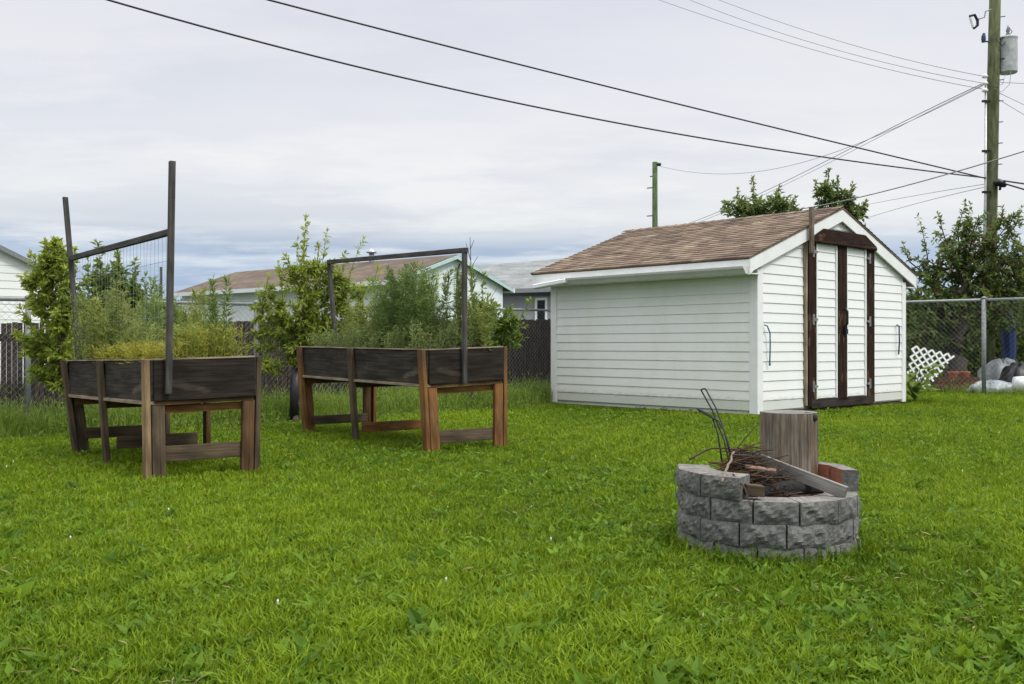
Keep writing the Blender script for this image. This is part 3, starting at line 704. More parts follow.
# ------------------------------------------------------------------ fire pit
def block(mb, a0, a1, r0, r1, z0, z1, seed, inner=0):
    rng = np.random.default_rng(seed)
    dirv = lambda a: np.array([math.sin(a), -math.cos(a), 0])
    a0 += 0.008; a1 -= 0.008
    o0, o1 = PIT+dirv(a0)*r1, PIT+dirv(a1)*r1; i0, i1 = PIT+dirv(a0)*r0, PIT+dirv(a1)*r0
    out = dirv((a0+a1)/2); nx, nz = 12, 7
    V = []
    ph = rng.uniform(0, 6, 8)
    for j in range(nz):
        for i in range(nx):
            s, t = i/(nx-1), j/(nz-1)
            edge = min(s, 1-s)*nx*0.55; et = min(t, 1-t)*nz*0.55; e = min(1, edge)*min(1, et)
            d = 0.003+0.012*e*(1+0.5*math.sin(s*7+ph[0])*math.sin(t*5+ph[1])+0.35*math.sin(s*17+ph[2]+t*9))+rng.normal(0, 0.0024)*e
            V.append(o0+(o1-o0)*s+Z*(z0+(z1-z0)*t+rng.normal(0, .001)*e)+out*d)
    f = [(j*nx+i, j*nx+i+1, (j+1)*nx+i+1, (j+1)*nx+i) for j in range(nz-1) for i in range(nx-1)]
    mb.add(V, f, None, 0)
    A, B = V[0:nx], V[(nz-1)*nx:nz*nx]
    def fan(row, c, d, mi, flip):
        pts = list(row)+[d, c]; ff = list(range(len(pts)))
        mb.add(pts, [ff[::-1] if flip else ff], None, mi)
    tz = lambda p, z: np.array([p[0], p[1], z])
    fan(B, tz(i0, z1), tz(i1, z1), 1, False); fan(A, tz(i0, z0), tz(i1, z0), 1, True)
    L0 = [V[j*nx] for j in range(nz)]; R0 = [V[j*nx+nx-1] for j in range(nz)]
    mb.add(L0+[tz(i0, z1), tz(i0, z0)], [list(range(nz+2))], None, 0)
    mb.add(R0+[tz(i1, z1), tz(i1, z0)], [list(range(nz+2))[::-1]], None, 0)
    mb.add([tz(i0, z0), tz(i1, z0), tz(i1, z1), tz(i0, z1)], [(3, 2, 1, 0)], None, 2 if inner else 1)
def fire_pit():
    root = thing('fire_pit', PIT, 'round fire pit of grey split-face concrete blocks on the lawn', 'fire pit')
    rad = math.radians; n = 13; st = 360/n; sd = 1
    mats = [M_block, M_block_top, M_block_red]
    rr = np.random.default_rng(9)
    for z0, z1, ph, dr in ((-0.08, 0.027, 8, 0.000), (0.029, 0.131, -58.0, 0.0), (0.133, 0.236, -50, -0.002)):
        for i in range(n):
            mb = MB(); a = ph+i*st; d = rr.normal(0, 0.004)
            block(mb, rad(a), rad(a+st), PR-0.165, PR+dr+d-0.012, z0+rr.normal(0, .001), z1, sd, 1); sd += 1
            mb.build('block', mats, root)
    for a0, a1, inn in ((-112, -84.5, 1), (-84.5, -57, 1), (-57, -29.5, 0), (76, 106, 1), (106, 136, 1)):
        mb = MB(); block(mb, rad(a0), rad(a1), PR-(0.165 if a0 < 0 else 0.085), PR-0.008+rr.normal(0, .004), 0.238, 0.340, sd, inn); sd += 1
        o = mb.build('block', mats, root)
        if a0 > 0: o['label'] = 'loose block with a scorched red inner face'
    mb = MB(); th = np.linspace(0, 2*math.pi, 33)[:-1]
    V = [PIT+Z*0.09]+[PIT+np.array([math.cos(t)*r, math.sin(t)*r, 0.09+0.02*math.sin(5*t)]) for r in (0.15, 0.31) for t in th]
    f = [(0, 1+i, 1+(i+1) % 32) for i in range(32)]; mb.add(V, f)
    mb.Fc.append((np.array([(1+i, 33+i, 33+(i+1) % 32, 1+(i+1) % 32) for i in range(32)]), None, 0))
    mb.build('ash_bed', [M_ash], root)
fire_pit()

def stump():
    c = P(788.5, 412, 5.07); r0 = 0.148; zt = 0.602
    root = thing('log_stump', (c[0], c[1], 0.08), 'upright weathered log standing in the fire pit', 'log')
    rng = np.random.default_rng(4); n = 56; m = 14; V = []
    pr = [rng.uniform(0, 6) for _ in range(6)]
    def rad(t, z): return r0*(1+0.02*math.sin(2*t+pr[0])+0.012*math.sin(5*t+pr[1]+z*2)+0.010*math.sin(11*t+pr[2]+z)+0.007*math.sin(23*t+pr[3]+z*3))*(1.0+0.03*(0.6-z))
    cr = rng.uniform(0, 2*math.pi, 7); cw = rng.uniform(.02, .05, 7); cl = rng.uniform(0.08, 0.5, 7)
    for j in range(m):
        z = 0.06+(zt-0.06)*j/(m-1)
        for i in range(n):
            t = 2*math.pi*i/n; r = rad(t, z)
            for a, w, l in zip(cr, cw, cl):
                d = abs((t-a+math.pi) % (2*math.pi)-math.pi)
                if d < w*2 and zt-z < l: r -= 0.012*(1-d/(w*2))
            if j == m-1: r *= 0.985
            V.append((c[0]+r*math.cos(t), c[1]+r*math.sin(t), z))
    f = []; uv = []
    for j in range(m-1):
        for i in range(n):
            k = (i+1) % n; f.append((j*n+i, j*n+k, (j+1)*n+k, (j+1)*n+i))
            zf = lambda q: 0.06+(zt-0.06)*q/(m-1)
            uv.append(((zf(j), i*.0165), (zf(j), (i+1)*.0165), (zf(j+1), (i+1)*.0165), (zf(j+1), i*.0165)))
    mb = MB(); mb.add(V, f, np.array(uv)); mb.build('bark', [M_stump], root, smooth=True)
    mb = MB(); top = V[(m-1)*n:]; mb.add(np.array(top)+Z*0.0005, [list(range(n))], np.array([[(p[0]*2, p[1]*2) for p in top]]))
    for ring in (0.9, 0.6, 0.3):
        pass
    mb.build('cut_top', [M_plank], root)
    mb = MB(); k = P(813, 418, 4.99); mb.tube([k+np.array([-.03, .03, 0]), k, k+np.array([.016, -.012, .002])], [.03, .026, .012], 8); mb.build('knot', [M_char], root, smooth=True)
stump()
# plank leaning across the pit
def simple_beam(name, p0, p1, w, t, m, label, cat, group=None, bevel=0.002):
    mb = MB(); mb.beam(p0, p1, w, t); return tag(mb.build(name, [m], bevel=bevel), label, cat, group)
pa, pb = P(752, 457, 4.86), P(846, 493, 4.56)
ax = nrm(pb-pa); tv = nrm(np.cross(ax, np.array([0.10, 1, .12]))); wv = nrm(np.cross(tv, ax))
simple_beam('plank', pa, pb, tv*0.060, wv*0.026, M_plank, 'bleached grey plank lying slanted across the fire pit in front of the log', 'plank')
# roasting forks
def forks():
    D0 = 4.95
    mb = MB()
    a = [P(729, 462, 4.83), P(724, 440, 4.95), P(712, 410, 5.05), P(701, 390, 5.1)]; b = [P(733, 461, 4.82), P(727, 438, 4.93), P(716, 408, 5.03), P(705.5, 389, 5.09)]
    mb.tube(a, 0.0042, 6); mb.tube(b, 0.0042, 6); mb.tube([a[-1], (a[-1]+b[-1])/2+Z*0.004, b[-1]], 0.0042, 6)
    tag(mb.build('roasting_fork', [M_iron], smooth=True), 'tall straight black iron roasting fork standing in the twig pile', 'roasting fork', 'roasting forks in the fire pit')
    mb = MB()
    a = [P(722, 462, 4.80), P(718, 435, 4.88), P(712, 416, 4.92), P(697, 408.5, 4.93)]; b = [P(731, 458, 4.78), P(724, 430, 4.86), P(718, 421, 4.90), P(700, 411, 4.92)]
    mb.tube(a, 0.0045, 6); mb.tube(b, 0.0045, 6); mb.tube([a[-1], b[-1]], 0.005, 6)
    tag(mb.build('roasting_fork', [M_iron], smooth=True), 'shorter black iron fork with a bent handle pointing left', 'roasting fork', 'roasting forks in the fire pit')
forks()
def stick(name, pts, r0, r1, m, label, cat, n=7):
    mb = MB(); p = np.array(pts, float)
    # resample as a smooth slightly crooked line
    t = np.linspace(0, len(p)-1, 4*len(p)); q = np.stack([np.interp(t, np.arange(len(p)), p[:, k]) for k in range(3)], -1)
    rng = np.random.default_rng(len(label)); q[1:-1] += rng.normal(0, 0.0018, q[1:-1].shape)
    mb.tube(q, np.linspace(r0, r1, len(q)), n); return tag(mb.build(name, [m], smooth=True), label, cat)
stick('branch', [P(727, 470, 4.78), P(737, 448, 4.85), P(758, 424, 4.93)], .006, .002, M_twig, 'thin dark branch sticking up towards the log', 'stick')
stick('stick', [P(722, 482, 4.5), P(728, 466, 4.62), P(734, 452, 4.75)], .0065, .0055, M_lip_wood, 'pale peeled stick leaning over the front left block', 'stick')
stick('stick', [P(690, 459, 4.72), P(708, 449, 4.78), P(734, 448, 4.85)], .006, .003, M_twig, 'long dark twig arching over the left blocks', 'stick')
stick('stick', [P(733, 474, 4.55), P(744, 487, 4.46), P(751, 506, 4.375)], .005, .003, M_twig, 'thin dark twig hanging over the front rim', 'stick')
stick('stick', [P(745, 467, 4.72), P(776, 471, 4.68)],   .013, .011, M_peeled, 'short peeled pinkish stick on top of the twig pile', 'stick', 9)
def twig_pile():
    rng = np.random.default_rng(6); mb = MB(); C = np.array([PIT[0]-0.09, PIT[1]-0.06, 0])
    for k in range(900):
        rr = 0.215*math.sqrt(rng.uniform()); a = rng.uniform(0, 2*math.pi); p = C+np.array([rr*math.cos(a)*1.05, rr*math.sin(a), 0])
        ht = 0.15+0.30*(1-(rr/0.24)**1.6)
        p[2] = ht*rng.uniform(0.6, 1.0)+0.01
        az = rng.uniform(0, 2*math.pi) if rng.uniform() < 0.5 else rng.normal(0.05, 0.5); el = rng.normal(0.0, 0.22); l = rng.uniform(0.04, 0.12)
        d = np.array([math.cos(az)*math.cos(el), math.sin(az)*math.cos(el), math.sin(el)])*l
        q = [p-d, p+rng.normal(0, .008, 3), p+d]
        def keep_in(x):
            h = x-PIT; rad = math.hypot(h[0], h[1]); lim = 0.275 if x[2] < 0.35 else 0.40
            if rad > lim: h[:2] *= lim/rad
            return np.array([PIT[0]+h[0], PIT[1]+h[1], max(0.10, x[2])])
        q = [keep_in(x) for x in q]
        mb.tube(q, [rng.uniform(.0015, .0045), rng.uniform(.0015, .004), .001], 4, rng.integers(0, 3))
    tag(mb.build('twig_pile', [M_twig, M_bark_dark, M_brown_wood]), 'heap of dry dark twigs heaped inside the fire pit', 'twigs', kind='stuff')
twig_pile()
# charred log and board bits in the pit
mb = MB(); mb.tube([P(748, 497, 4.60), P(782, 488, 4.68), P(822, 487, 4.72)], [.03, .036, .03], 10); tag(mb.build('charred_log', [M_char], smooth=True), 'charred black log lying below the slanted plank', 'log')
simple_beam('board_offcut', P(745, 489, 4.52), P(763, 491, 4.50), Z*0.05, np.array([.0, .06, 0]), M_grey_wood, 'small grey board offcut at the front of the twig pile', 'board')
mb = MB(); q = [P(733, 449, 4.92), P(741, 448, 4.92), P(762, 463, 4.92), P(735, 466, 4.92)]; mb.prism(q, np.array([0, .03, 0])); tag(mb.build('black_board', [M_char]), 'charred black board leaning behind the twig pile', 'board')

# ------------------------------------------------------------------ fences
def chain_mesh(mb, p0, p1, z0a, z1a, z1b, pitch=0.075, r=0.0013):
    """diamond wire: straight diagonals clipped to the panel"""
    d = p1-p0; l = np.linalg.norm(d); u = d/l; h = z1a-z0a
    n = int((l+h)/pitch)
    nn = np.cross(u, Z)*0.0022
    for s in (1, -1):
        for i in range(n):
            x0 = i*pitch-(h if s > 0 else 0); x1 = x0+h
            ya, yb = (0, h) if s > 0 else (h, 0)
            a0, a1 = max(0, x0), min(l, x1)
            if a1-a0 < 0.01: continue
            f = lambda x: ya+(yb-ya)*(x-x0)/h
            top = lambda x, y: z0a+y*(1+((z1b-z1a)/h)*(x/l))
            P0 = p0+u*a0+Z*top(a0, f(a0))+nn*s; P1 = p0+u*a1+Z*top(a1, f(a1))+nn*s
            mb.tube([P0, P1], r, 3, cap=False)
def back_fence():
    root = thing('chain_link_fence', fence_pt(0.5), 'chain-link fence behind the raised beds with a grey top rail', 'fence')
    ts = [-1.05, -0.5, 0, 0.551, 1.0, 1.93]; hz = lambda t: 1.44+0.055*(t+0.3)
    for t in ts:
        mb = MB(); p = fence_pt(t); mb.tube([p-Z*.1, p+Z*(hz(t)+.01)], 0.030, 10); mb.tube([p+Z*(hz(t)+.01), p+Z*(hz(t)+.04), p+Z*(hz(t)+.055)], [.036, .033, .01], 10)
        mb.build('post', [M_galv_dull], root, smooth=True)
    for a, b in zip(ts[:-1], ts[1:]):
        mb = MB(); mb.tube([fence_pt(a)+Z*hz(a), fence_pt(b)+Z*hz(b)], 0.021, 8); mb.build('top_rail', [M_galv_dull], root, smooth=True)
        mb = MB(); o = FN*0.034; chain_mesh(mb, fence_pt(a)+o, fence_pt(b)+o, 0.05, hz(a), hz(b)); mb.build('wire_mesh', [M_galv_dull], root)
back_fence()
def board_fence():
    off = -FN*0.75
    root = thing('board_fence', fence_pt(0.5)+off, 'dark brown wooden board fence of the neighbour behind the chain-link', 'fence')
    rng = np.random.default_rng(8); mb = MB(); d = FB-FA; l = np.linalg.norm(d); u = d/l
    x = -1.3*l
    while x < 2.3*l:
        w = 0.052; t = x/l; p = FA+off+u*(x+w/2); h = 1.21+0.115*t+rng.normal(0, .006)
        mb.beam(p+Z*0.04, p+Z*h+u*rng.normal(0, .004), u*w, FN*0.018); x += w+rng.uniform(0.006, 0.013)
    mb.build('boards', [M_fence_wood], root)
    for z in (0.35, 1.0):
        mb = MB(); mb.beam(FA+off-FN*.03-d*1.3+Z*z, FA+off-FN*.03+d*2.3+Z*(z+.1), Z*0.085, FN*0.038); mb.build('rail', [M_fence_wood], root)
board_fence()
def right_fence():
    root = thing('chain_link_fence', rfence_pt(0.7), 'chain-link fence to the right of the shed in front of the junk', 'fence')
    ts = [-2.0, -0.70, 0.68, 2.06, 3.4]; h = 1.84
    for t in ts:
        mb = MB(); p = rfence_pt(t); mb.tube([p-Z*.1, p+Z*(h+.02)], 0.042, 10); mb.tube([p+Z*(h+.02), p+Z*(h+.05), p+Z*(h+.07)], [.048, .045, .01], 10)
        mb.build('post', [M_galv_mid], root, smooth=True)
    for a, b in zip(ts[:-1], ts[1:]):
        mb = MB(); mb.tube([rfence_pt(a)+Z*h, rfence_pt(b)+Z*h], 0.028, 8); mb.build('top_rail', [M_galv_mid], root, smooth=True)
        mb = MB(); o = RN*0.045; chain_mesh(mb, rfence_pt(a)+o, rfence_pt(b)+o, 0.06, h, h, 0.10, 0.0015); mb.build('wire_mesh', [M_galv_dull], root)
right_fence()

# ------------------------------------------------------------------ trees and plants
LEAFY = 1.55
def bez(a, b, c, n):
    t = np.linspace(0, 1, n)[:, None]; return a*(1-t)**2+2*b*t*(1-t)+c*t**2
def tree(name, label, cat, D, trunk, r0, r1, blobs, leaf, lmat, bark, seed, group=None, shoots=(), per=26, depth=0.9, base=None, droop=0.2, extra=None):
    rng = np.random.default_rng(seed)
    T = np.array([P(px, py, D+(dd[0] if dd else 0)) for px, py, *dd in trunk])
    T[0][2] = min(T[0][2], 0.0)-0.10
    root = thing(name, (T[0][0], T[0][1], 0), label, cat, group)
    t = np.linspace(0, len(T)-1, 4*len(T)); TT = np.stack([np.interp(t, np.arange(len(T)), T[:, k]) for k in range(3)], -1)
    TT[1:-1] += rng.normal(0, r0*0.25, TT[1:-1].shape)
    wood_mb = MB(); wood_mb.tube(TT, np.linspace(r0, r1, len(TT)), 9)
    lp, la, ln_, lL, lW, lv, = [], [], [], [], [], []
    L0, W0 = leaf
    def leafy(curve, k, s0=0.25, tone=0.0, sc=1.0):
        m = len(curve); s = rng.uniform(s0, 1.0, k)*(m-1)
        p = np.stack([np.interp(s, np.arange(m), curve[:, q]) for q in range(3)], -1)
        tg = curve[-1]-curve[0]; tg = nrm(tg)
        a = rng.normal(0, 1, (k, 3)); a += tg*0.9; a /= np.linalg.norm(a, axis=1)[:, None]; a[:, 2] -= droop*rng.uniform(0, 1.5, k)
        nm = rng.normal(0, 0.55, (k, 3))+Z
        l = L0*sc*rng.uniform(0.6, 1.25, k)
        lp.append(p+a*0.008); la.append(a); ln_.append(nm); lL.append(l); lW.append(W0*sc*l/L0*rng.uniform(0.8, 1.2, k)); lv.append(np.clip(0.45+tone+rng.normal(0, 0.2, k), 0, 1))
    for (px, py, rx, ry, n, *o) in blobs:
        dd = o[0] if o else 0.0
        c = P(px, py, D+dd); ex = np.array([rx*D/F, depth*0.5*(rx+ry)*D/F, ry*D/F])
        low = TT[min(len(TT)-1, max(len(TT)//3, np.argmin(np.linalg.norm(TT-(c-Z*ex[2]*1.9), axis=1))+rng.integers(-2, 2)))]
        limb = bez(low, (low+c)/2+Z*0.15*np.linalg.norm(c-low)+rng.normal(0, .05, 3), c+Z*ex[2]*0.3, 7)
        rl = min(r1*0.6, 0.008+0.010*np.linalg.norm(c-low)); wood_mb.tube(limb, np.linspace(rl, rl*0.3, 7), 6)
        tone_b = rng.normal(0, 0.08)
        for _ in range(int(n*1.3)):
            v = rng.normal(0, 1, 3); v = nrm(v)*rng.uniform(0.35, 1.0)**0.6
            tip = c+v*ex*(1+0.15*rng.normal())
            st = limb[rng.integers(2, 7)]
            cv = bez(st, (st+tip)/2+Z*0.12*np.linalg.norm(tip-st)+rng.normal(0, .03, 3), tip, 5)
            wood_mb.tube(cv, np.linspace(max(.003, r1*0.16), .0015, 5), 3, cap=False)
            leafy(cv, int(per*LEAFY), 0.12, tone_b+rng.normal(0, 0.06))
    for (x0, y0, x1, y1, *o) in shoots:
        dd = o[0] if o else 0.0; k = o[1] if len(o) > 1 else 34
        a, b = P(x0, y0, D+dd), P(x1, y1, D+dd*0.6)
        low = TT[np.argmin(np.linalg.norm(TT-(a-Z*0.2), axis=1))]
        cv0 = bez(low, (low+a)/2-Z*0.1*np.linalg.norm(a-low), a, 4); cv = bez(a, (a+b)/2+rng.normal(0, .025, 3), b, 7)
        wood_mb.tube(np.vstack([cv0[:-1], cv]), np.linspace(max(.006, r1*.3), .002, 10), 5, cap=False)
        leafy(cv, int(k*1.7), 0.0, 0.08, 0.95)
        j = cv[-1]; kk = 3
        lp.append(np.repeat(j[None], kk, 0)); la.append(rng.normal(0, .5, (kk, 3))+Z); ln_.append(rng.normal(0, 1, (kk, 3))+np.array([0, -1, 0])); lL.append(np.full(kk, L0*0.8)); lW.append(np.full(kk, W0*0.7)); lv.append(np.full(kk, .75))
    wood_mb.build('trunk', [bark], root, smooth=True)
    mb = MB(); pos = np.vstack(lp); keep = pos[:, 2] > 0.05
    A, N, l, w, v = np.vstack(la), np.vstack(ln_), np.concatenate(lL), np.concatenate(lW), np.concatenate(lv)
    mats = [lmat]
    if extra:
        mats.append(extra[0]); r = rng.uniform(0, 1, len(pos)) < extra[1]
        clump = np.sin(pos[:, 0]*5.1)*np.sin(pos[:, 2]*6.3+1) > 0.35
        r = r | (clump & (rng.uniform(0, 1, len(pos)) < extra[2]))
        k = keep & r
        if k.any(): mb.leaves(pos[k], A[k], N[k], l[k], w[k], v[k], 1)
        keep = keep & ~r
    mb.leaves(pos[keep], A[keep], N[keep], l[keep], w[keep], v[keep], 0)
    mb.build('crown', mats, root)
    return root

tree('young_fruit_tree', 'bright green leafy young tree left of the left raised bed by the chain-link fence', 'tree', 10.0,
     [(77, 441), (72, 405), (62, 365), (56, 330), (52, 290)], 0.030, 0.016,
     [(46, 275, 16, 26, 11), (58, 315, 24, 26, 21), (72, 290, 14, 34, 15), (44, 342, 20, 20, 14), (60, 372, 16, 22, 11), (52, 250, 11, 10, 5), (30, 350, 10, 9, 5), (34, 308, 12, 18, 8), (33, 278, 10, 14, 6), (66, 262, 12, 16, 9), (38, 372, 12, 14, 7), (74, 345, 12, 30, 10)],
     (0.075, 0.036), M_leaf_bright, M_bark, 11, 'fruit trees in the yard', [(48, 275, 46, 242), (36, 300, 27, 285), (60, 275, 62, 246), (32, 330, 20, 308), (40, 285, 30, 255), (30, 345, 17, 334), (66, 280, 74, 250), (56, 262, 54, 240)], per=20)
tree('leafy_sapling', 'tall many-stemmed sapling rising behind the netting of the left raised bed', 'sapling', 10.6,
     [(104, 436), (105, 380), (108, 340)], 0.02, 0.012,
     [(105, 320, 24, 30, 30), (98, 282, 10, 24, 12), (118, 285, 12, 24, 14), (134, 290, 10, 22, 10), (128, 318, 17, 26, 18), (90, 310, 14, 28, 14), (140, 335, 14, 20, 10)],
     (0.080, 0.034), M_leaf_mid, M_bark, 12, None, [(98, 310, 97, 243, 0, 60), (90, 310, 88, 256, 0, 44), (116, 310, 118, 252, 0, 54), (130, 310, 135, 261, .1, 54), (140, 320, 146, 276, .1, 36), (108, 300, 107, 268, 0.1, 40)], per=18)
tree('young_fruit_tree', 'yellow-green young tree with upright shoots and a black trunk guard between the raised beds', 'tree', 12.3,
     [(294, 421), (296, 385), (300, 345), (304, 310)], 0.045, 0.022,
     [(308, 288, 17, 36, 23), (297, 318, 28, 26, 20), (330, 312, 26, 26, 17), (316, 352, 22, 22, 12), (255, 340, 12, 14, 5), (284, 330, 24, 24, 18), (345, 290, 22, 26, 18), (268, 366, 16, 18, 9), (300, 350, 22, 24, 12), (326, 330, 20, 24, 12), (262, 318, 14, 20, 9), (272, 298, 14, 18, 9), (325, 270, 14, 20, 9), (352, 325, 18, 20, 11), (288, 272, 10, 22, 8), (360, 300, 12, 24, 7)],
     (0.080, 0.034), M_leaf_bright, M_bark, 13, 'fruit trees in the yard',
     [(304, 300, 306, 218, 0, 80), (300, 300, 297, 240, 0, 46), (318, 300, 327, 232, 0, 44), (342, 300, 363, 239, 0, 24), (338, 290, 345, 254, 0, 26), (284, 320, 278, 264, 0, 40), (266, 330, 258, 285, 0, 26), (314, 290, 318, 246, 0.1, 40), (372, 290, 378, 268, .1, 14), (262, 300, 268, 276, 0, 18)], per=18)
# black plastic guard round its trunk, bound to the tree
g0 = P(294, 421, 12.3); g0[2] = 0
guard_parent = [o for o in bpy.data.objects if o.get('label', '').startswith('yellow-green young tree')][0]
mb = MB(); mb.tube([g0, g0+np.array([.01, 0, .30]), g0+np.array([.03, 0, .66])], 0.062, 10); mb.build('trunk_guard', [M_black], guard_parent, smooth=True)
tree('leafy_shrub', 'leafy shrub with a dark stem between the right raised bed and the shed', 'shrub', 15.0,
     [(473, 407), (475, 375), (482, 345), (488, 320)], 0.05, 0.02,
     [(480, 315, 10, 24, 18), (492, 322, 14, 22, 20), (512, 322, 17, 16, 20), (500, 342, 18, 14, 16), (480, 345, 12, 14, 10), (520, 340, 9, 10, 6)],
     (0.085, 0.038), M_leaf_mid, M_bark_dark, 14, None, [(474, 310, 471, 268, 0, 30), (482, 310, 484, 275, 0, 30), (520, 320, 530, 300, 0, 14)], per=18)
# thin dead sapling, reddish tips
mb = MB(); a = P(472, 300, 15.4)
mb.tube([P(474, 404, 15.4), P(472, 300, 15.4), P(470, 237, 15.4)], [.02, .010, .004], 5)
for x0, y0, x1, y1 in ((471, 262, 466, 243), (471, 268, 478, 256), (470, 250, 474, 240), (471, 285, 463, 268), (472, 290, 480, 270), (472, 330, 497, 288)): mb.tube([P(x0, y0, 15.4), P(x1, y1, 15.4)], [.006, .003], 4)
tag(mb.build('bare_sapling', [M_twig]), 'thin leafless sapling standing up behind the square trellis post', 'sapling')
tree('broadleaf_tree', 'dark bushy treetop above the middle of the shed roof', 'tree', 27.0,
     [(762, 382), (762, 300), (760, 240), (760, 215)], 0.14, 0.06,
     [(757, 206, 28, 20, 26), (738, 211, 18, 14, 18), (782, 208, 20, 15, 20), (757, 236, 38, 25, 28), (795, 218, 9, 12, 8)],
     (0.14, 0.065), M_leaf_dark, M_bark_dark, 15, 'trees behind the shed', [(754, 200, 753, 178, 0, 30), (772, 205, 780, 188, 0, 24), (742, 208, 738, 190, 0, 20), (788, 210, 795, 198, 0, 16), (730, 214, 724, 203, 0, 16)], per=17)
tree('broadleaf_tree', 'dark treetop rising behind the right half of the shed gable', 'tree', 26.0,
     [(838, 384), (838, 300), (836, 240), (834, 205)], 0.14, 0.06,
     [(826, 193, 15, 18, 18), (844, 202, 18, 16, 20), (860, 213, 12, 12, 10), (838, 235, 32, 26, 26), (820, 210, 10, 14, 12)],
     (0.14, 0.065), M_leaf_dark, M_bark_dark, 16, 'trees behind the shed', [(828, 190, 829, 170, 0, 26), (838, 192, 838, 178, 0, 18), (850, 200, 853, 184, 0, 18), (818, 200, 815, 182, 0, 16), (860, 210, 866, 202, 0, 12)], per=17)
tree('crabapple_tree', 'large dark crabapple tree with reddish fruit behind the right chain-link fence', 'tree', 21.3,
     [(955, 393), (956, 360), (953, 325), (958, 298), (962, 280)], 0.24, 0.07,
     [(925, 272, 24, 24, 24), (950, 246, 30, 26, 22), (985, 250, 30, 28, 26), (1018, 255, 30, 30, 26), (940, 302, 32, 24, 44), (985, 296, 34, 24, 44), (1025, 296, 28, 24, 30), (968, 224, 22, 18, 12), (1012, 226, 24, 18, 13), (930, 334, 28, 24, 36), (1050, 260, 26, 32, 20), (965, 330, 28, 26, 34), (912, 302, 14, 18, 14), (1003, 322, 24, 20, 26), (962, 272, 28, 22, 24), (1000, 275, 26, 20, 20)],
     (0.11, 0.052), M_leaf_dark, M_bark_dark, 17, None, [(928, 260, 918, 216, 0, 30), (958, 230, 966, 202, 0, 34), (975, 225, 985, 212, 0, 22), (910, 262, 903, 244, 0, 22), (1000, 225, 1003, 208, 0, 24), (945, 238, 938, 214, 0, 22), (1016, 225, 1022, 208, 0, 20)], per=19, extra=(M_leaf_rust, 0.03, 0.16))
tree('leafy_bush', 'yellow-green bush beside the big crabapple at the right edge', 'bush', 23.5, [(1030, 384), (1028, 330), (1022, 290)], .09, .05,
     [(1018, 268, 16, 14, 26), (1040, 275, 18, 20, 26), (1024, 300, 18, 20, 20)], (0.10, 0.05), M_leaf_bright, M_bark_dark, 18, None, [], per=16)
tree('garden_hedge', 'green hedge far behind the right chain-link fence', 'hedge', 25.5, [(1000, 381), (1000, 350)], .08, .05,
     [(x, y, 26, 24, 44) for x in range(880, 1110, 30) for y in (366, 334, 308)], (0.15, 0.08), M_leaf_mid, M_bark_dark, 19, None, [], per=14, depth=0.5)
# big-leaved plant at the shed corner
def rhubarb():
    rng = np.random.default_rng(21); c = P(915, 402, 17.0); c[2] = 0
    root = thing('rhubarb_plant', c, 'big-leaved plant growing at the right corner of the shed', 'plant')
    sm, lm = MB(), MB()
    n = 34; az = rng.uniform(0, 6.28, n); h = rng.uniform(0.12, 0.62, n); rr = rng.uniform(.05, .28, n)
    p = c+np.stack([np.cos(az)*rr, np.sin(az)*rr, h], -1)
    for q in p: sm.tube([c, (c+q)/2+Z*.05, q], [.012, .010, .006], 5)
    a = np.stack([np.cos(az), np.sin(az), rng.uniform(-.5, .3, n)], -1)
    lm.leaves(p, a, rng.normal(0, .3, (n, 3))+Z, rng.uniform(.20, .34, n), rng.uniform(.14, .24, n), rng.uniform(.2, .9, n))
    sm.build('stem', [M_leaf_mid], root); lm.build('leaves', [M_leaf_mid], root)
rhubarb()

def weeds(name, label, bed, a0, a1, b0, b1, n, hfun, mats, per, ll, lw, seed, kind='stuff', cat='weeds', tone=0.0, spread=0.10):
    """stems with many narrow leaves rising from a part of a bed; a along the short, b along the long side (0..1)"""
    B, T, ud, vd = bed; rng = np.random.default_rng(seed)
    a = rng.uniform(a0, a1, n); b = rng.uniform(b0, b1, n)
    q = (T['n'][None]*((1-a)*(1-b))[:, None]+T['r'][None]*(a*(1-b))[:, None]+T['l'][None]*((1-a)*b)[:, None]+T['f'][None]*(a*b)[:, None])-Z*0.06
    h = np.array([hfun(x, y) for x, y in zip(a, b)])*rng.uniform(0.55, 1.05, n)+0.06
    lean = rng.normal(0, spread, (n, 2)); tip = q+np.stack([lean[:, 0]*h, lean[:, 1]*h, h], -1)
    mid = (q+tip)/2+np.stack([rng.normal(0, .03, n)*h, rng.normal(0, .03, n)*h, np.zeros(n)], -1)
    mb = MB(); tn = np.clip(0.4+tone+rng.normal(0, 0.17, n), 0, 1)
    for i in range(n): mb.tube([q[i], mid[i], tip[i]], [.004, .003, .0012], 3, 0, tn[i], cap=False)
    k = np.maximum(6, (per*h/0.5)).astype(int); idx = np.repeat(np.arange(n), k); m = len(idx)
    s = rng.uniform(0.06, 1.0, m)[:, None]
    pos = q[idx]*(1-s)**2+2*mid[idx]*s*(1-s)+tip[idx]*s**2
    az = rng.uniform(0, 6.28, m); el = rng.uniform(0.1, 1.2, m)
    ax = np.stack([np.cos(az)*np.cos(el), np.sin(az)*np.cos(el), np.sin(el)], -1)
    off = rng.uniform(0, 0.06, m)*(1.1-s[:, 0])
    pos = pos+ax*off[:, None]
    mi_sel = rng.uniform(0, 1, m)
    mb.leaves(pos, ax, rng.normal(0, .8, (m, 3))+Z, ll*rng.uniform(0.6, 1.4, m), lw*rng.uniform(0.7, 1.3, m), np.clip(tn[idx]+rng.normal(0, .13, m)+0.1*(s[:, 0]-0.5), 0, 1), 0)
    o = mb.build(name, mats); tag(o, label, cat, kind=kind); return o
def bump_fn(*peaks):
    return lambda a, b: max(p[2]*math.exp(-((a-p[0])/p[3])**2-((b-p[1])/p[4])**2) for p in peaks)+0.10
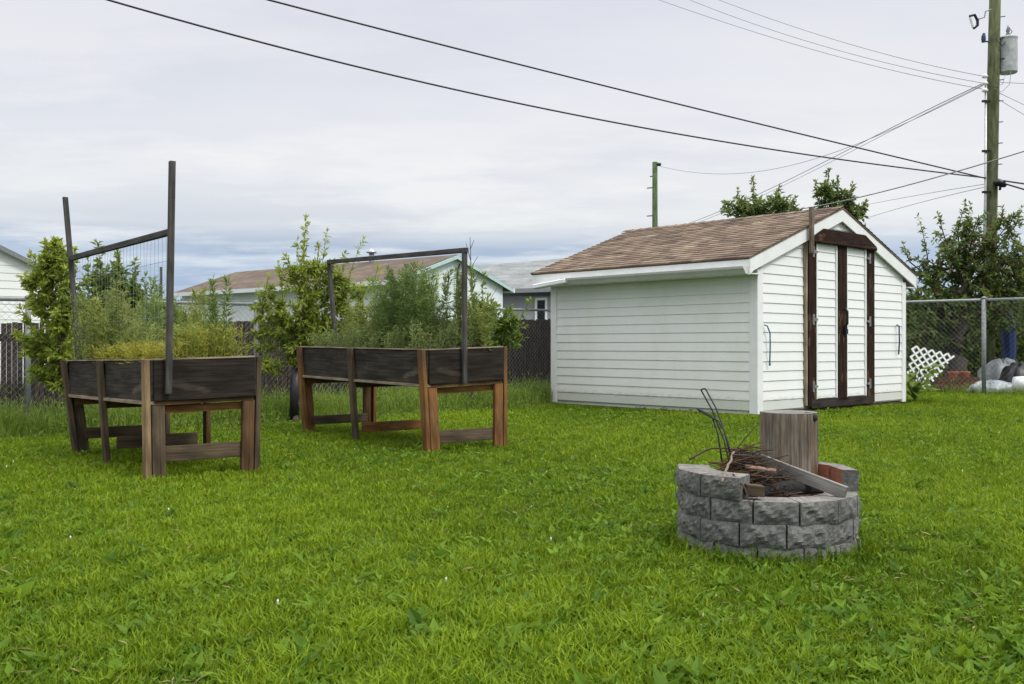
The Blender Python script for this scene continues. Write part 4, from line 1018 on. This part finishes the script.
# left bed
weeds('bed_weeds', 'feathery green weeds filling the left raised bed', bed1, .04, .96, .04, .97, 250, lambda a, b: 0.30+0.24*b+0.10*math.sin(9*b+5*a), [M_weed], 38, .054, .010, 31)
weeds('yellow_weeds', 'yellowing fuzzy seedlings along the front edge of the left raised bed', bed1, .02, .30, .05, .75, 260, lambda a, b: 0.13, [M_weed_yel], 90, .034, .007, 32, spread=.3)
weeds('bed_weeds', 'olive seedlings at the right end of the left raised bed', bed1, .35, .98, .02, .3, 120, lambda a, b: 0.26, [M_weed_yel, ], 40, .045, .008, 33, tone=-0.30, spread=.12)
def stalk(bed, a, b, h, label, m, seed, per=150, ll=.055, lw=.013, spread=.05, n=4, w=.05):
    weeds('tall_weed', label, bed, a-w, a+w, b-w, b+w, n, lambda x, y: h, [m], per, ll, lw, seed, None, 'weed', spread=spread)
stalk(bed1, .80, .12, .62, 'spire-shaped tall weed right of the front trellis post', M_weed_dark, 34, 170, n=3)
stalk(bed1, .88, .45, .66, 'bushy tall weed near the far right side of the left bed', M_weed, 35, 140, n=7, w=.1)
stalk(bed1, .45, .42, .66, 'tall dark weed in the middle of the left bed behind the netting', M_weed_dark, 36, 170, n=7, w=.12)
stalk(bed1, .25, .72, .62, 'broad feathery weed clump at the far end of the left bed', M_weed, 37, 150, n=18, w=.17, spread=.15)
# right bed
weeds('bed_weeds', 'pale grey-green low weeds covering the right raised bed', bed2, .03, .97, .03, .97, 420, lambda a, b: 0.20+0.06*math.sin(11*b)+0.05*a, [M_leaf_blue], 60, .034, .009, 41, spread=.25)
weeds('bushy_herb', 'dense dark green feathery bush in the middle of the right raised bed', bed2, .30, .72, .20, .62, 90, lambda a, b: 0.86-0.5*abs(b-.37)-0.2*abs(a-.5), [M_weed_dark], 120, .060, .011, 42, None, 'plant', spread=.10)
stalk(bed2, .70, .12, .72, 'pale upright weed left of the square trellis post', M_leaf_blue, 43, 150, .05, .015, .06, 8, .08)
stalk(bed2, .80, .03, .42, 'short weed just left of the square trellis post', M_weed, 44, 120, .05, .014, .08, 6, .05)
stalk(bed2, .93, .10, .52, 'leafy weed at the right hand corner of the right raised bed', M_weed, 45, 150, .05, .014, .12, 8, .06)
stalk(bed2, .45, .80, .50, 'feathery weed by the far post of the square trellis', M_weed, 46, 140, .05, .012, .12, 12, .13)

# ------------------------------------------------------------------ utility poles and wires
def utility_pole():
    D = 24.0; b = P(987, 383, D); b[2] = 0; top = P(997, -70, D)
    root = thing('utility_pole', b, 'tall weathered utility pole with a grey transformer at the right edge', 'utility pole')
    at = lambda py: b+(top-b)*((CH-(py-HZ)*D/F)-b[2])/(top[2]-b[2])
    mb = MB(); mb.tube([b-Z*.3, b+(top-b)*.3, b+(top-b)*.65, top], [.17, .16, .145, .125], 14); mb.build('pole', [M_pole], root, smooth=True)
    mb = MB(); q = at(73)+np.array([.36, 0, 0]); 
    mb.tube([q, q+Z*.02, q+Z*.80, q+Z*.86, q+Z*.90], [.20, .215, .215, .225, .19], 20); tk = mb.build('transformer', [M_tank], root)
    mb = MB(); s = q+Z*.90; mb.tube([s, s+Z*.06, s+Z*.1, s+Z*.14, s+Z*.2, s+Z*.28], [.04, .055, .03, .05, .03, .012], 10); mb.build('bushing', [M_galv_dull], tk, smooth=True)
    for zz in (.2, .65):
        mb = MB(); mb.beam(q+np.array([-.30, 0, zz]), q+np.array([-.15, 0, zz]), Z*.08, np.array([0, .08, 0])); mb.build('bracket', [M_galv_dull], tk)
    mb = MB(); mb.tube([s+Z*.26, s+np.array([.05, -.1, .1]), at(48)+np.array([.12, -.17, 0]), at(40)+np.array([-.05, -.17, 0])], .010, 5); mb.build('jumper_wire', [M_cable], root, smooth=True)
    mb = MB(); mb.tube([P(1009, 45, D-.2), P(1012, 65, D-.2), P(1010, 84, D-.2), P(1002, 92, D-.2), P(995, 88, D-.18)], .007, 5); mb.tube([P(1006, 74, D-.2), P(1003, 84, D-.2), P(996, 86, D-.18)], .007, 5); mb.build('jumper_wire', [M_wire], root, smooth=True)
    # fuse cutout on a cranked bracket
    mb = MB(); mb.tube([P(992, 9, D-.1), P(986, 11, D-.2), P(985, 17, D-.2), P(978, 19, D-.2)], .016, 6); fb = mb.build('fuse_bracket', [M_galv_dull], root)
    mb = MB(); mb.tube([P(970, 16, D-.2), P(975, 14.5, D-.2), P(978, 20, D-.2), P(978, 25, D-.2), P(974, 28, D-.2)], .035, 7); mb.build('cutout_frame', [M_iron], fb)
    mb = MB(); mb.tube([P(971, 17, D-.24), P(974, 27, D-.24)], .04, 8); mb.build('fuse_tube', [M_white], fb)
    mb = MB(); mb.tube([P(984, 42, D-.2), P(984, 39, D-.2), P(984, 36, D-.2), P(984.5, 33, D-.2)], [.045, .055, .05, .03], 10); mb.tube([P(984, 41, D-.2), P(990, 41.5, D-.1)], .02, 6); mb.build('arrester', [M_navy], root)
    # conduit riser on the left, insulators
    mb = MB(); mb.tube([P(983.3, 388, D-.18), P(985.5, 215, D-.18), P(986.2, 82, D-.18)], .030, 8); mb.build('conduit', [M_galv], root, smooth=True)
    for y in (101, 151, 192):
        mb = MB(); mb.beam(P(982.5, y, D-.2), P(991, y, D-.2), Z*.05, np.array([0, .06, 0])); mb.build('strap', [M_iron], root)
    for y in (76, 83, 90):
        mb = MB(); mb.tube([P(983, y, D-.22), P(986, y, D-.22), P(988, y, D-.2)], [.05, .06, .02], 8); mb.build('insulator', [M_white], root, smooth=True)
    mb = MB(); mb.tube([P(994, 182.5, D-.25), P(998, 182, D-.25), P(1003, 184, D-.25), P(1006, 186, D-.25)], [.05, .09, .09, .04], 10); mb.tube([P(1001, 184, D-.25), P(1000, 190, D-.25)], .03, 6); mb.build('splice_case', [M_black], root, smooth=True)
    for y in range(18, 210, 21):
        mb = MB(); c = at(y); mb.tube([c+np.array([0.1, -.1, 0]), c+np.array([.19, -.15, .0])], .012, 5); mb.build('bolt', [M_iron], root)
utility_pole()
def small_pole():
    D = 42.0; b = P(655, 367, D); b[2] = 0; top = P(655, 162, D)
    root = thing('utility_pole', b, 'mossy green pole with climbing pegs standing behind the shed roof', 'utility pole')
    mb = MB(); mb.tube([b-Z*.3, (b+top)/2, top], [.15, .125, .11], 12); mb.build('pole', [M_pole2], root, smooth=True)
    mb = MB(); mb.tube([top+np.array([.05, -.02, -.10]), top+np.array([.26, -.02, -.10])], [.09, .06], 8); mb.build('insulator', [M_iron], root)
    for y, l in ((176, 2), (187.5, 5), (215.5, 5)):
        mb = MB(); mb.tube([P(653, y, D), P(652-l, y+.5, D)], .03, 5); mb.build('climbing_peg', [M_galv_dull], root)
small_pole()
def wire(pts, r, m, label, n=40):
    """a hanging cable through picture points at their own distances (quadratic or piecewise curve)"""
    p = np.array([P(*q) for q in pts]); k = len(p)
    t = np.concatenate([[0], np.cumsum(np.linalg.norm(np.diff(p, axis=0), axis=1))]); t /= t[-1]
    deg = min(3, k-1); s = np.linspace(0, 1, n)
    q = np.stack([np.polyval(np.polyfit(t, p[:, j], deg), s) for j in range(3)], -1)
    mb = MB(); mb.tube(q, r, 6); return tag(mb.build('overhead_wire', [m], smooth=True), label, 'wire', 'overhead wires')
wire([(60, -14, 15), (300, 51, 17), (500, 100, 19), (700, 138, 21), (850, 160, 22.5), (986, 178, 23.8)], .0165, M_cable, 'lower of the two thick black cables sweeping down from the upper left')
wire([(215, -14, 16), (400, 32.5, 18), (600, 85, 20), (760, 125, 21.5), (900, 156, 23), (986, 179, 23.8)], .0165, M_cable, 'upper of the two thick black cables sweeping down from the top edge')
wire([(630, -11, 30), (740, 27, 28), (860, 62, 26), (984, 89, 24)], .0075, M_wire, 'lowest of three thin wires coming from the top right to the transformer pole')
wire([(665, -11, 30), (770, 29, 28), (880, 61, 26), (984, 83, 24)], .0075, M_wire, 'middle of three thin wires coming from the top right to the transformer pole')
wire([(690, -12, 30), (790, 25, 28), (890, 55, 26), (984, 76, 24)], .0075, M_wire, 'highest of three thin wires coming from the top right to the transformer pole')
wire([(984, 82, 24), (920, 115, 27), (830, 158, 33), (740, 203, 40), (650, 236, 48)], .011, M_wire, 'long sagging wire falling from the transformer pole to the shed roof line')
wire([(984, 83, 24), (920, 118, 27), (830, 161, 33), (740, 206, 40), (650, 238, 48)], .0075, M_wire, 'thinner wire twisted just under the long sagging wire')
wire([(659, 166, 42), (720, 173.5, 38), (780, 168.5, 34), (850, 146, 30), (930, 112, 26), (984, 85, 24)], .0085, M_wire, 'slack wire from the top of the mossy green pole')
wire([(1060, 140, 19), (985, 163, 20), (920, 182, 21), (860, 197, 22), (800, 209, 23.5)], .013, M_wire, 'service wire running from the right edge down behind the shed peak')
wire([(985, 187, 24), (930, 200, 30), (870, 217, 40)], .0085, M_wire, 'faint lower wire leaving the utility pole to the left')
wire([(985, 184, 24), (930, 193, 30), (860, 206, 42)], .0085, M_wire, 'faint upper wire leaving the utility pole to the left')
wire([(999, 180, 24), (1040, 186, 22)], .020, M_cable, 'thick cable leaving the black splice case to the right, upper one', 6)
wire([(1003, 183, 24), (1040, 194, 22)], .020, M_cable, 'thick cable leaving the black splice case to the right, lower one', 6)
wire([(998, 82, 24), (1040, 84, 22)], .0075, M_wire, 'nearly level thin wire leaving the pole to the right below the transformer', 6)
wire([(998, 92, 24), (1040, 112, 22)], .0075, M_wire, 'steeper thin wire leaving the pole to the right', 6)
wire([(997, 98, 24), (1040, 124, 22)], .0075, M_wire, 'steepest thin wire leaving the pole to the right', 6)

# ------------------------------------------------------------------ houses behind the yard
def gable_house(name, label, apex_px, D, along, half, length, eave_h, ridge_h, ov, wall_m, gable_m, roof_m, trim_m, lapped=False, win=()):
    ap = P(apex_px[0], apex_px[1], D); c = np.array([ap[0], ap[1], 0]); v = nrm(along); u = np.array([v[1], -v[0], 0])
    if u[0] < 0: u = -u
    q = lambda a, b, z: c+u*a+v*b+Z*z
    root = thing(name, q(0, length/2, 0), label, 'house')
    sl = (ridge_h-eave_h)/half
    zz = lambda a: ridge_h-sl*abs(a)
    w = half-ov
    mb = MB(); mb.prism([q(-w, .15, 0), q(w, .15, 0), q(w, .15, zz(w)-.06), q(0, .15, ridge_h-.06), q(-w, .15, zz(w)-.06)], v*.06); mb.build('gable_wall', [gable_m], root)
    for s in (-1, 1):
        mb = MB(); mb.beam(q(s*(w-.05), .22, (zz(w))/2-.05), q(s*(w-.05), length-.2, (zz(w))/2-.05), Z*(zz(w)-.1), u*.1); mb.build('wall', [wall_m], root)
        mb = MB(); pts = [q(0, 0, ridge_h), q(s*half, 0, eave_h), q(s*half, 0, eave_h-.07), q(0, 0, ridge_h-.07)]
        hs = math.hypot(half, ridge_h-eave_h)
        top = [q(0, 0, ridge_h), q(s*half, 0, eave_h), q(s*half, length, eave_h), q(0, length, ridge_h)]; f = (0, 1, 2, 3) if s > 0 else (3, 2, 1, 0)
        uvp = [(0, hs), (0, 0), (length, 0), (length, hs)]
        mb.prism([p-Z*.004 for p in pts], v*length); mb.add(top, [f], np.array([[uvp[i] for i in f]])); mb.build('roof', [roof_m], root)
        mb = MB(); mb.beam(q(s*(half+.04), -.02, eave_h-.06), q(s*(half+.04), length, eave_h-.06), Z*.13, u*.09); mb.build('gutter', [M_white_far], root)
        mb = MB(); mb.prism([q(0, -.03, ridge_h-.02), q(s*half, -.03, eave_h-.02), q(s*half, -.03, eave_h-.12), q(0, -.03, ridge_h-.13)], v*.03); mb.build('rake_board', [trim_m], root)
    mb = MB(); mb.prism([q(-w, length-.2, 0), q(w, length-.2, 0), q(w, length-.2, zz(w)-.06), q(0, length-.2, ridge_h-.06), q(-w, length-.2, zz(w)-.06)], v*.06); mb.build('gable_wall', [gable_m], root)
    if lapped:
        mb = MB(); zs = 0.05
        lap(mb, q(0, .15, 0), -v, u, 0.05, ridge_h-.2, 0.19, lambda z: (-min(w, max(0.02, (ridge_h-.08-z)/sl)), min(w, max(0.02, (ridge_h-.08-z)/sl)))); mb.build('siding', [gable_m], root)
    for (a, z0, ww, hh) in win:
        mb = MB(); mb.beam(q(a, .135, z0), q(a, .135, z0+hh), u*ww, v*.03); wn_ = mb.build('window', [M_white_far], root)
        mb = MB(); mb.beam(q(a, .115, z0+.06), q(a, .115, z0+hh-.06), u*(ww-.12), v*.014); mb.build('pane', [M_glass], wn_)
    return root, q, zz
h1, q1, zz1 = gable_house('bungalow', 'low bungalow with a long brown roof and a pale mint gable', (457, 254.5), 30.0, (-0.78, 0.627, 0), 2.75, 11.3, 2.80, 3.73, 0.35, M_white_far, M_mint, M_shingle_far, M_teal, win=((1.3, 1.15, .7, .8),))
mb = MB(); c = q1(-.2, 3.6, 0); mb.tube([c+Z*3.5, c+Z*3.98], .09, 10); mb.tube([c+Z*3.98, c+Z*4.02, c+Z*4.12], [.17, .17, .05], 10); mb.build('chimney', [M_galv], h1, smooth=True)
mb = MB(); c = q1(-1.2, 1.0, 0); mb.tube([c+Z*3.2, c+Z*3.42], .07, 10); mb.build('vent_pipe', [M_black], h1, smooth=True)
mb = MB(); mb.tube([q1(.05, .08, 2.3), q1(.05, .02, 3.25), q1(.15, .02, 3.45)], .03, 6); mb.tube([q1(-.35, .08, 2.5), q1(-.35, .02, 3.1)], .025, 6); mb.build('service_mast', [M_iron], h1)
mb = MB(); mb.beam(q1(-2.0, .14, 2.15), q1(2.0, .14, 2.15), Z*.07, np.array([0, .03, 0])); mb.build('trim_band', [M_teal], h1)
# grey-roofed house: eave towards the camera
def grey_house():
    D = 38.0; e0 = P(478, 290, D); e1 = P(640, 285, D+1.5); r0 = P(474, 266, D+5.0); r1 = P(650, 251, D+6.5)
    root = thing('bungalow', ((e0+e1)/2)*np.array([1, 1, 0]), 'grey-roofed house with a grey wall between the mint gable and the shed', 'house')
    mb = MB(); l = np.linalg.norm(e1-e0); hs = np.linalg.norm(r0-e0)
    mb.prism([e0, e1, r1, r0], -Z*.12); mb.add(np.array([e0, e1, r1, r0])+Z*.006, [(0, 1, 2, 3)], np.array([[(0, 0), (l, 0), (l, hs), (0, hs)]])); mb.build('roof', [M_shingle_grey], root)
    wv = nrm(e1-e0); bk = nrm(np.array([-wv[1], wv[0], 0])); a = e0+wv*.4+bk*.5; b = e1-wv*.3+bk*.5
    mb = MB(); mb.beam(np.array([a[0], a[1], 1.45]), np.array([b[0], b[1], 1.45]), Z*2.9, bk*.12); mb.build('wall', [M_grey_wall], root)
    mb = MB(); mb.beam(e0-bk*.03-Z*.08, e1-bk*.03-Z*.08, Z*.16, bk*.04); mb.build('fascia', [M_galv_dull], root)
    rb = r0*np.array([1, 1, 0]); rc = r1*np.array([1, 1, 0])
    mb = MB(); mb.prism([r0-Z*.13, r1-Z*.13, rc, rb], bk*.1); mb.build('wall', [M_grey_wall], root)
    wl = a+wv*0.0
    for px0, px1, y0, y1 in ((539, 552, 297, 322), (590, 612, 300, 325)):
        dd = D+.45; p = P((px0+px1)/2, (y0+y1)/2, dd); t = (p-a)@wv; c = a+wv*t; c[2] = p[2]; ww, hh = (px1-px0)*dd/F, (y1-y0)*dd/F
        mb = MB(); mb.beam(c-Z*hh/2-bk*.08, c+Z*hh/2-bk*.08, wv*ww, bk*.05); w_ = mb.build('window', [M_white_far], root)
        mb = MB(); mb.beam(c-Z*(hh/2-.1)-bk*.11, c+Z*(hh/2-.1)-bk*.11, wv*(ww-.2), bk*.02); mb.build('pane', [M_glass], w_)
grey_house()
# white metal skirting / trailer side seen low between the boards and the grey house
# left house with a grey rake edge
gable_house('white_house', 'white sided house with a dark grey roof edge at the left border', (-42, 226), 23.0, (-0.62, 0.78, 0), 2.6, 9.0, 2.55, 3.80, 0.25, M_siding, M_siding, M_shingle_grey, M_galv_dull, True)
# garage roof glimpsed behind the crabapple
gable_house('white_garage', 'white-roofed low building glimpsed behind the crabapple tree', (1075, 262), 44.0, (0.5, 0.86, 0), 4.2, 8.0, 3.2, 4.6, 0.3, M_white_far, M_white_far, M_white_far, M_white_far)

# thin far post left of the front trellis post
mb = MB(); p = P(161, 367, 40); p[2] = 0; t = P(161, 267, 40); mb.tube([p, t], [.07, .06], 8)
tag(mb.build('far_post', [M_post], smooth=True), 'thin dark far post seen through the netting of the left bed', 'post')
# distant tree belt
def far_trees():
    rng = np.random.default_rng(77); mb = MB()
    n = 30000; x = rng.uniform(-90, 110, n); y = 110+rng.uniform(-7, 7, n)
    top = 5.2+1.6*lumpy(x, x*0, 5, .25)+1.0*lumpy(x, x*0, 6, 1.1)
    z = rng.uniform(0, 1, n)*top
    pos = np.stack([x, y, z], -1); mb.leaves(pos, rng.normal(0, 1, (n, 3)), rng.normal(0, 1, (n, 3)), rng.uniform(.5, 1.1, n), rng.uniform(.35, .7, n), np.clip(.4+rng.normal(0, .2, n), 0, 1))
    tag(mb.build('distant_trees', [M_leaf_dark]), 'far belt of dark trees low on the horizon', 'trees', kind='stuff')
far_trees()

# ------------------------------------------------------------------ things behind the right fence
def lattice():
    p = lambda x, y: P(x, y, 19.0)
    c = P(926, 372, 18.95); root_z = 0
    m = MB(); ex = nrm(P(948, 354, 19.0)-P(905, 344, 19.0)); ez = nrm(np.cross(ex, np.array([0.05, 1, -0.12]))); ez = ez if ez[2] > 0 else -ez; nn = np.cross(ex, ez)
    o = P(905, 384, 19.0); W, H = 0.86, 0.78
    for s, k in ((1, 0), (-1, 1)):
        for i in np.arange(-1.0, 1.0, 0.155):
            # strip along direction (1, s) clipped to the panel
            d = np.array([1, s])/math.sqrt(2); x0 = i*1.0; pts = []
            tt = np.linspace(-1.5, 2.6, 400); P2 = np.stack([x0+tt*d[0], (0.0 if s > 0 else H)+tt*d[1]], -1)
            low = np.maximum(0, 0.0)+np.where(P2[:, 0] > 0.45, 0.0, 0.12)
            ins = (P2[:, 0] > 0) & (P2[:, 0] < W-0.42*(1-P2[:, 1]/H)) & (P2[:, 1] > low*0) & (P2[:, 1] < H)
            if ins.sum() < 4: continue
            j = np.where(ins)[0]; a, b = P2[j[0]], P2[j[-1]]
            A = o+ex*a[0]+ez*a[1]+nn*0.009*k; B = o+ex*b[0]+ez*b[1]+nn*0.009*k
            m.beam(A, B, nrm(np.cross(nn, B-A))*0.036, nn*0.008)
    tag(m.build('lattice_panel', [M_white]), 'white diagonal lattice panel leaning beside the shed', 'lattice')
lattice()
def crumpled(name, px, py, D, rx, ry, rz, m, label, cat, seed, sm=True):
    """lumpy draped heap resting on the ground"""
    rng = np.random.default_rng(seed); c = P(px, py, D); c[2] = 0
    nu, nv = 28, 12; ph = rng.uniform(0, 6, 8); V = []
    for j in range(nv):
        for i in range(nu):
            t = 2*math.pi*i/nu; e = (math.pi/2)*j/(nv-1)
            k = 1+.13*math.sin(3*t+ph[0])+.09*math.sin(7*t+ph[1]+3*e)+.06*math.sin(13*t+ph[2]-5*e)+rng.normal(0, .02)
            V.append(c+np.array([rx*k*math.cos(t)*math.cos(e), ry*k*math.sin(t)*math.cos(e), rz*k*math.sin(e)**0.8]))
    f = [(j*nu+i, j*nu+(i+1) % nu, (j+1)*nu+(i+1) % nu, (j+1)*nu+i) for j in range(nv-1) for i in range(nu)]
    mb = MB(); mb.add(V, f); tag(mb.build(name, [m], smooth=sm), label, cat)
crumpled('plastic_sheet', 992, 388, 19.9, .50, .35, .20, M_sheet, 'crumpled white plastic sheet on the ground behind the right fence post', 'plastic sheet', 1)
crumpled('plastic_sheet', 1003, 380, 21.6, .55, .4, .55, M_galv_dull, 'grey tarp heap behind the white sheet', 'tarp', 2)
crumpled('garbage_bag', 1019, 384, 20.4, .34, .3, .50, M_black, 'black garbage bag behind the right fence', 'bag', 3)
# bucket
mb = MB(); b = P(1021, 389, 19.4); b[2] = 0.0
mb.tube([b+np.array([-.14, 0, .17]), b+np.array([.0, -.03, .17]), b+np.array([.16, -.06, .17]), b+np.array([.17, -.06, .17])], [.15, .16, .172, .16], 18)
tag(mb.build('white_bucket', [M_white], smooth=True), 'white round bucket lying behind the fence at the right edge', 'bucket')
mb = MB(); b = P(1008, 375, 22.0); b[2] = 0
mb.tube([b, b+Z*.8+np.array([.02, 0, 0]), b+Z*1.3, b+Z*1.66], [.12, .15, .17, .10], 9); tag(mb.build('tarp_roll', [M_tarp_blue], smooth=False), 'upright blue rolled tarp standing behind the right fence', 'tarp')
mb = MB(); b = P(1003, 372, 22.4); b[2] = 0; mb.tube([b, b+np.array([.18, -.1, 1.25])], [.03, .03], 7); tag(mb.build('white_pipe', [M_white], smooth=True), 'white pipe leaning beside the blue tarp', 'pipe')
# planter with terracotta pots
def planter():
    b = P(958, 391, 20.2); b[2] = 0
    root = thing('planter_box', b, 'dark wooden planter box at the foot of the crabapple', 'planter')
    mb = MB(); mb.beam(b+np.array([-.42, 0, .15]), b+np.array([.42, 0, .15]), Z*.26, np.array([0, .03, 0])); mb.build('front_board', [M_brown_wood], root)
    mb = MB(); mb.beam(b+np.array([-.42, .4, .15]), b+np.array([.42, .4, .15]), Z*.26, np.array([0, .03, 0])); mb.build('back_board', [M_brown_wood], root)
    for s in (-.43, .43):
        mb = MB(); mb.beam(b+np.array([s, 0, .15]), b+np.array([s, .4, .15]), Z*.27, np.array([.03, 0, 0])); mb.build('end_board', [M_brown_wood], root)
    mb = MB(); mb.beam(b+np.array([-.41, .2, .18]), b+np.array([.41, .2, .18]), Z*.1, np.array([0, .37, 0])); mb.build('soil', [M_soil], root)
    for i, dx in enumerate((-.05, .20)):
        p = b+np.array([dx, .12, .23]); mb = MB(); mb.tube([p, p+Z*.13, p+Z*.131, p+Z*.17, p+Z*.16], [.07, .095, .11, .11, .09], 14)
        tag(mb.build('flower_pot', [M_terracotta], smooth=False), ('left', 'right')[i]+' one of two terracotta pots on the dark planter', 'flower pot', 'terracotta pots')
planter()
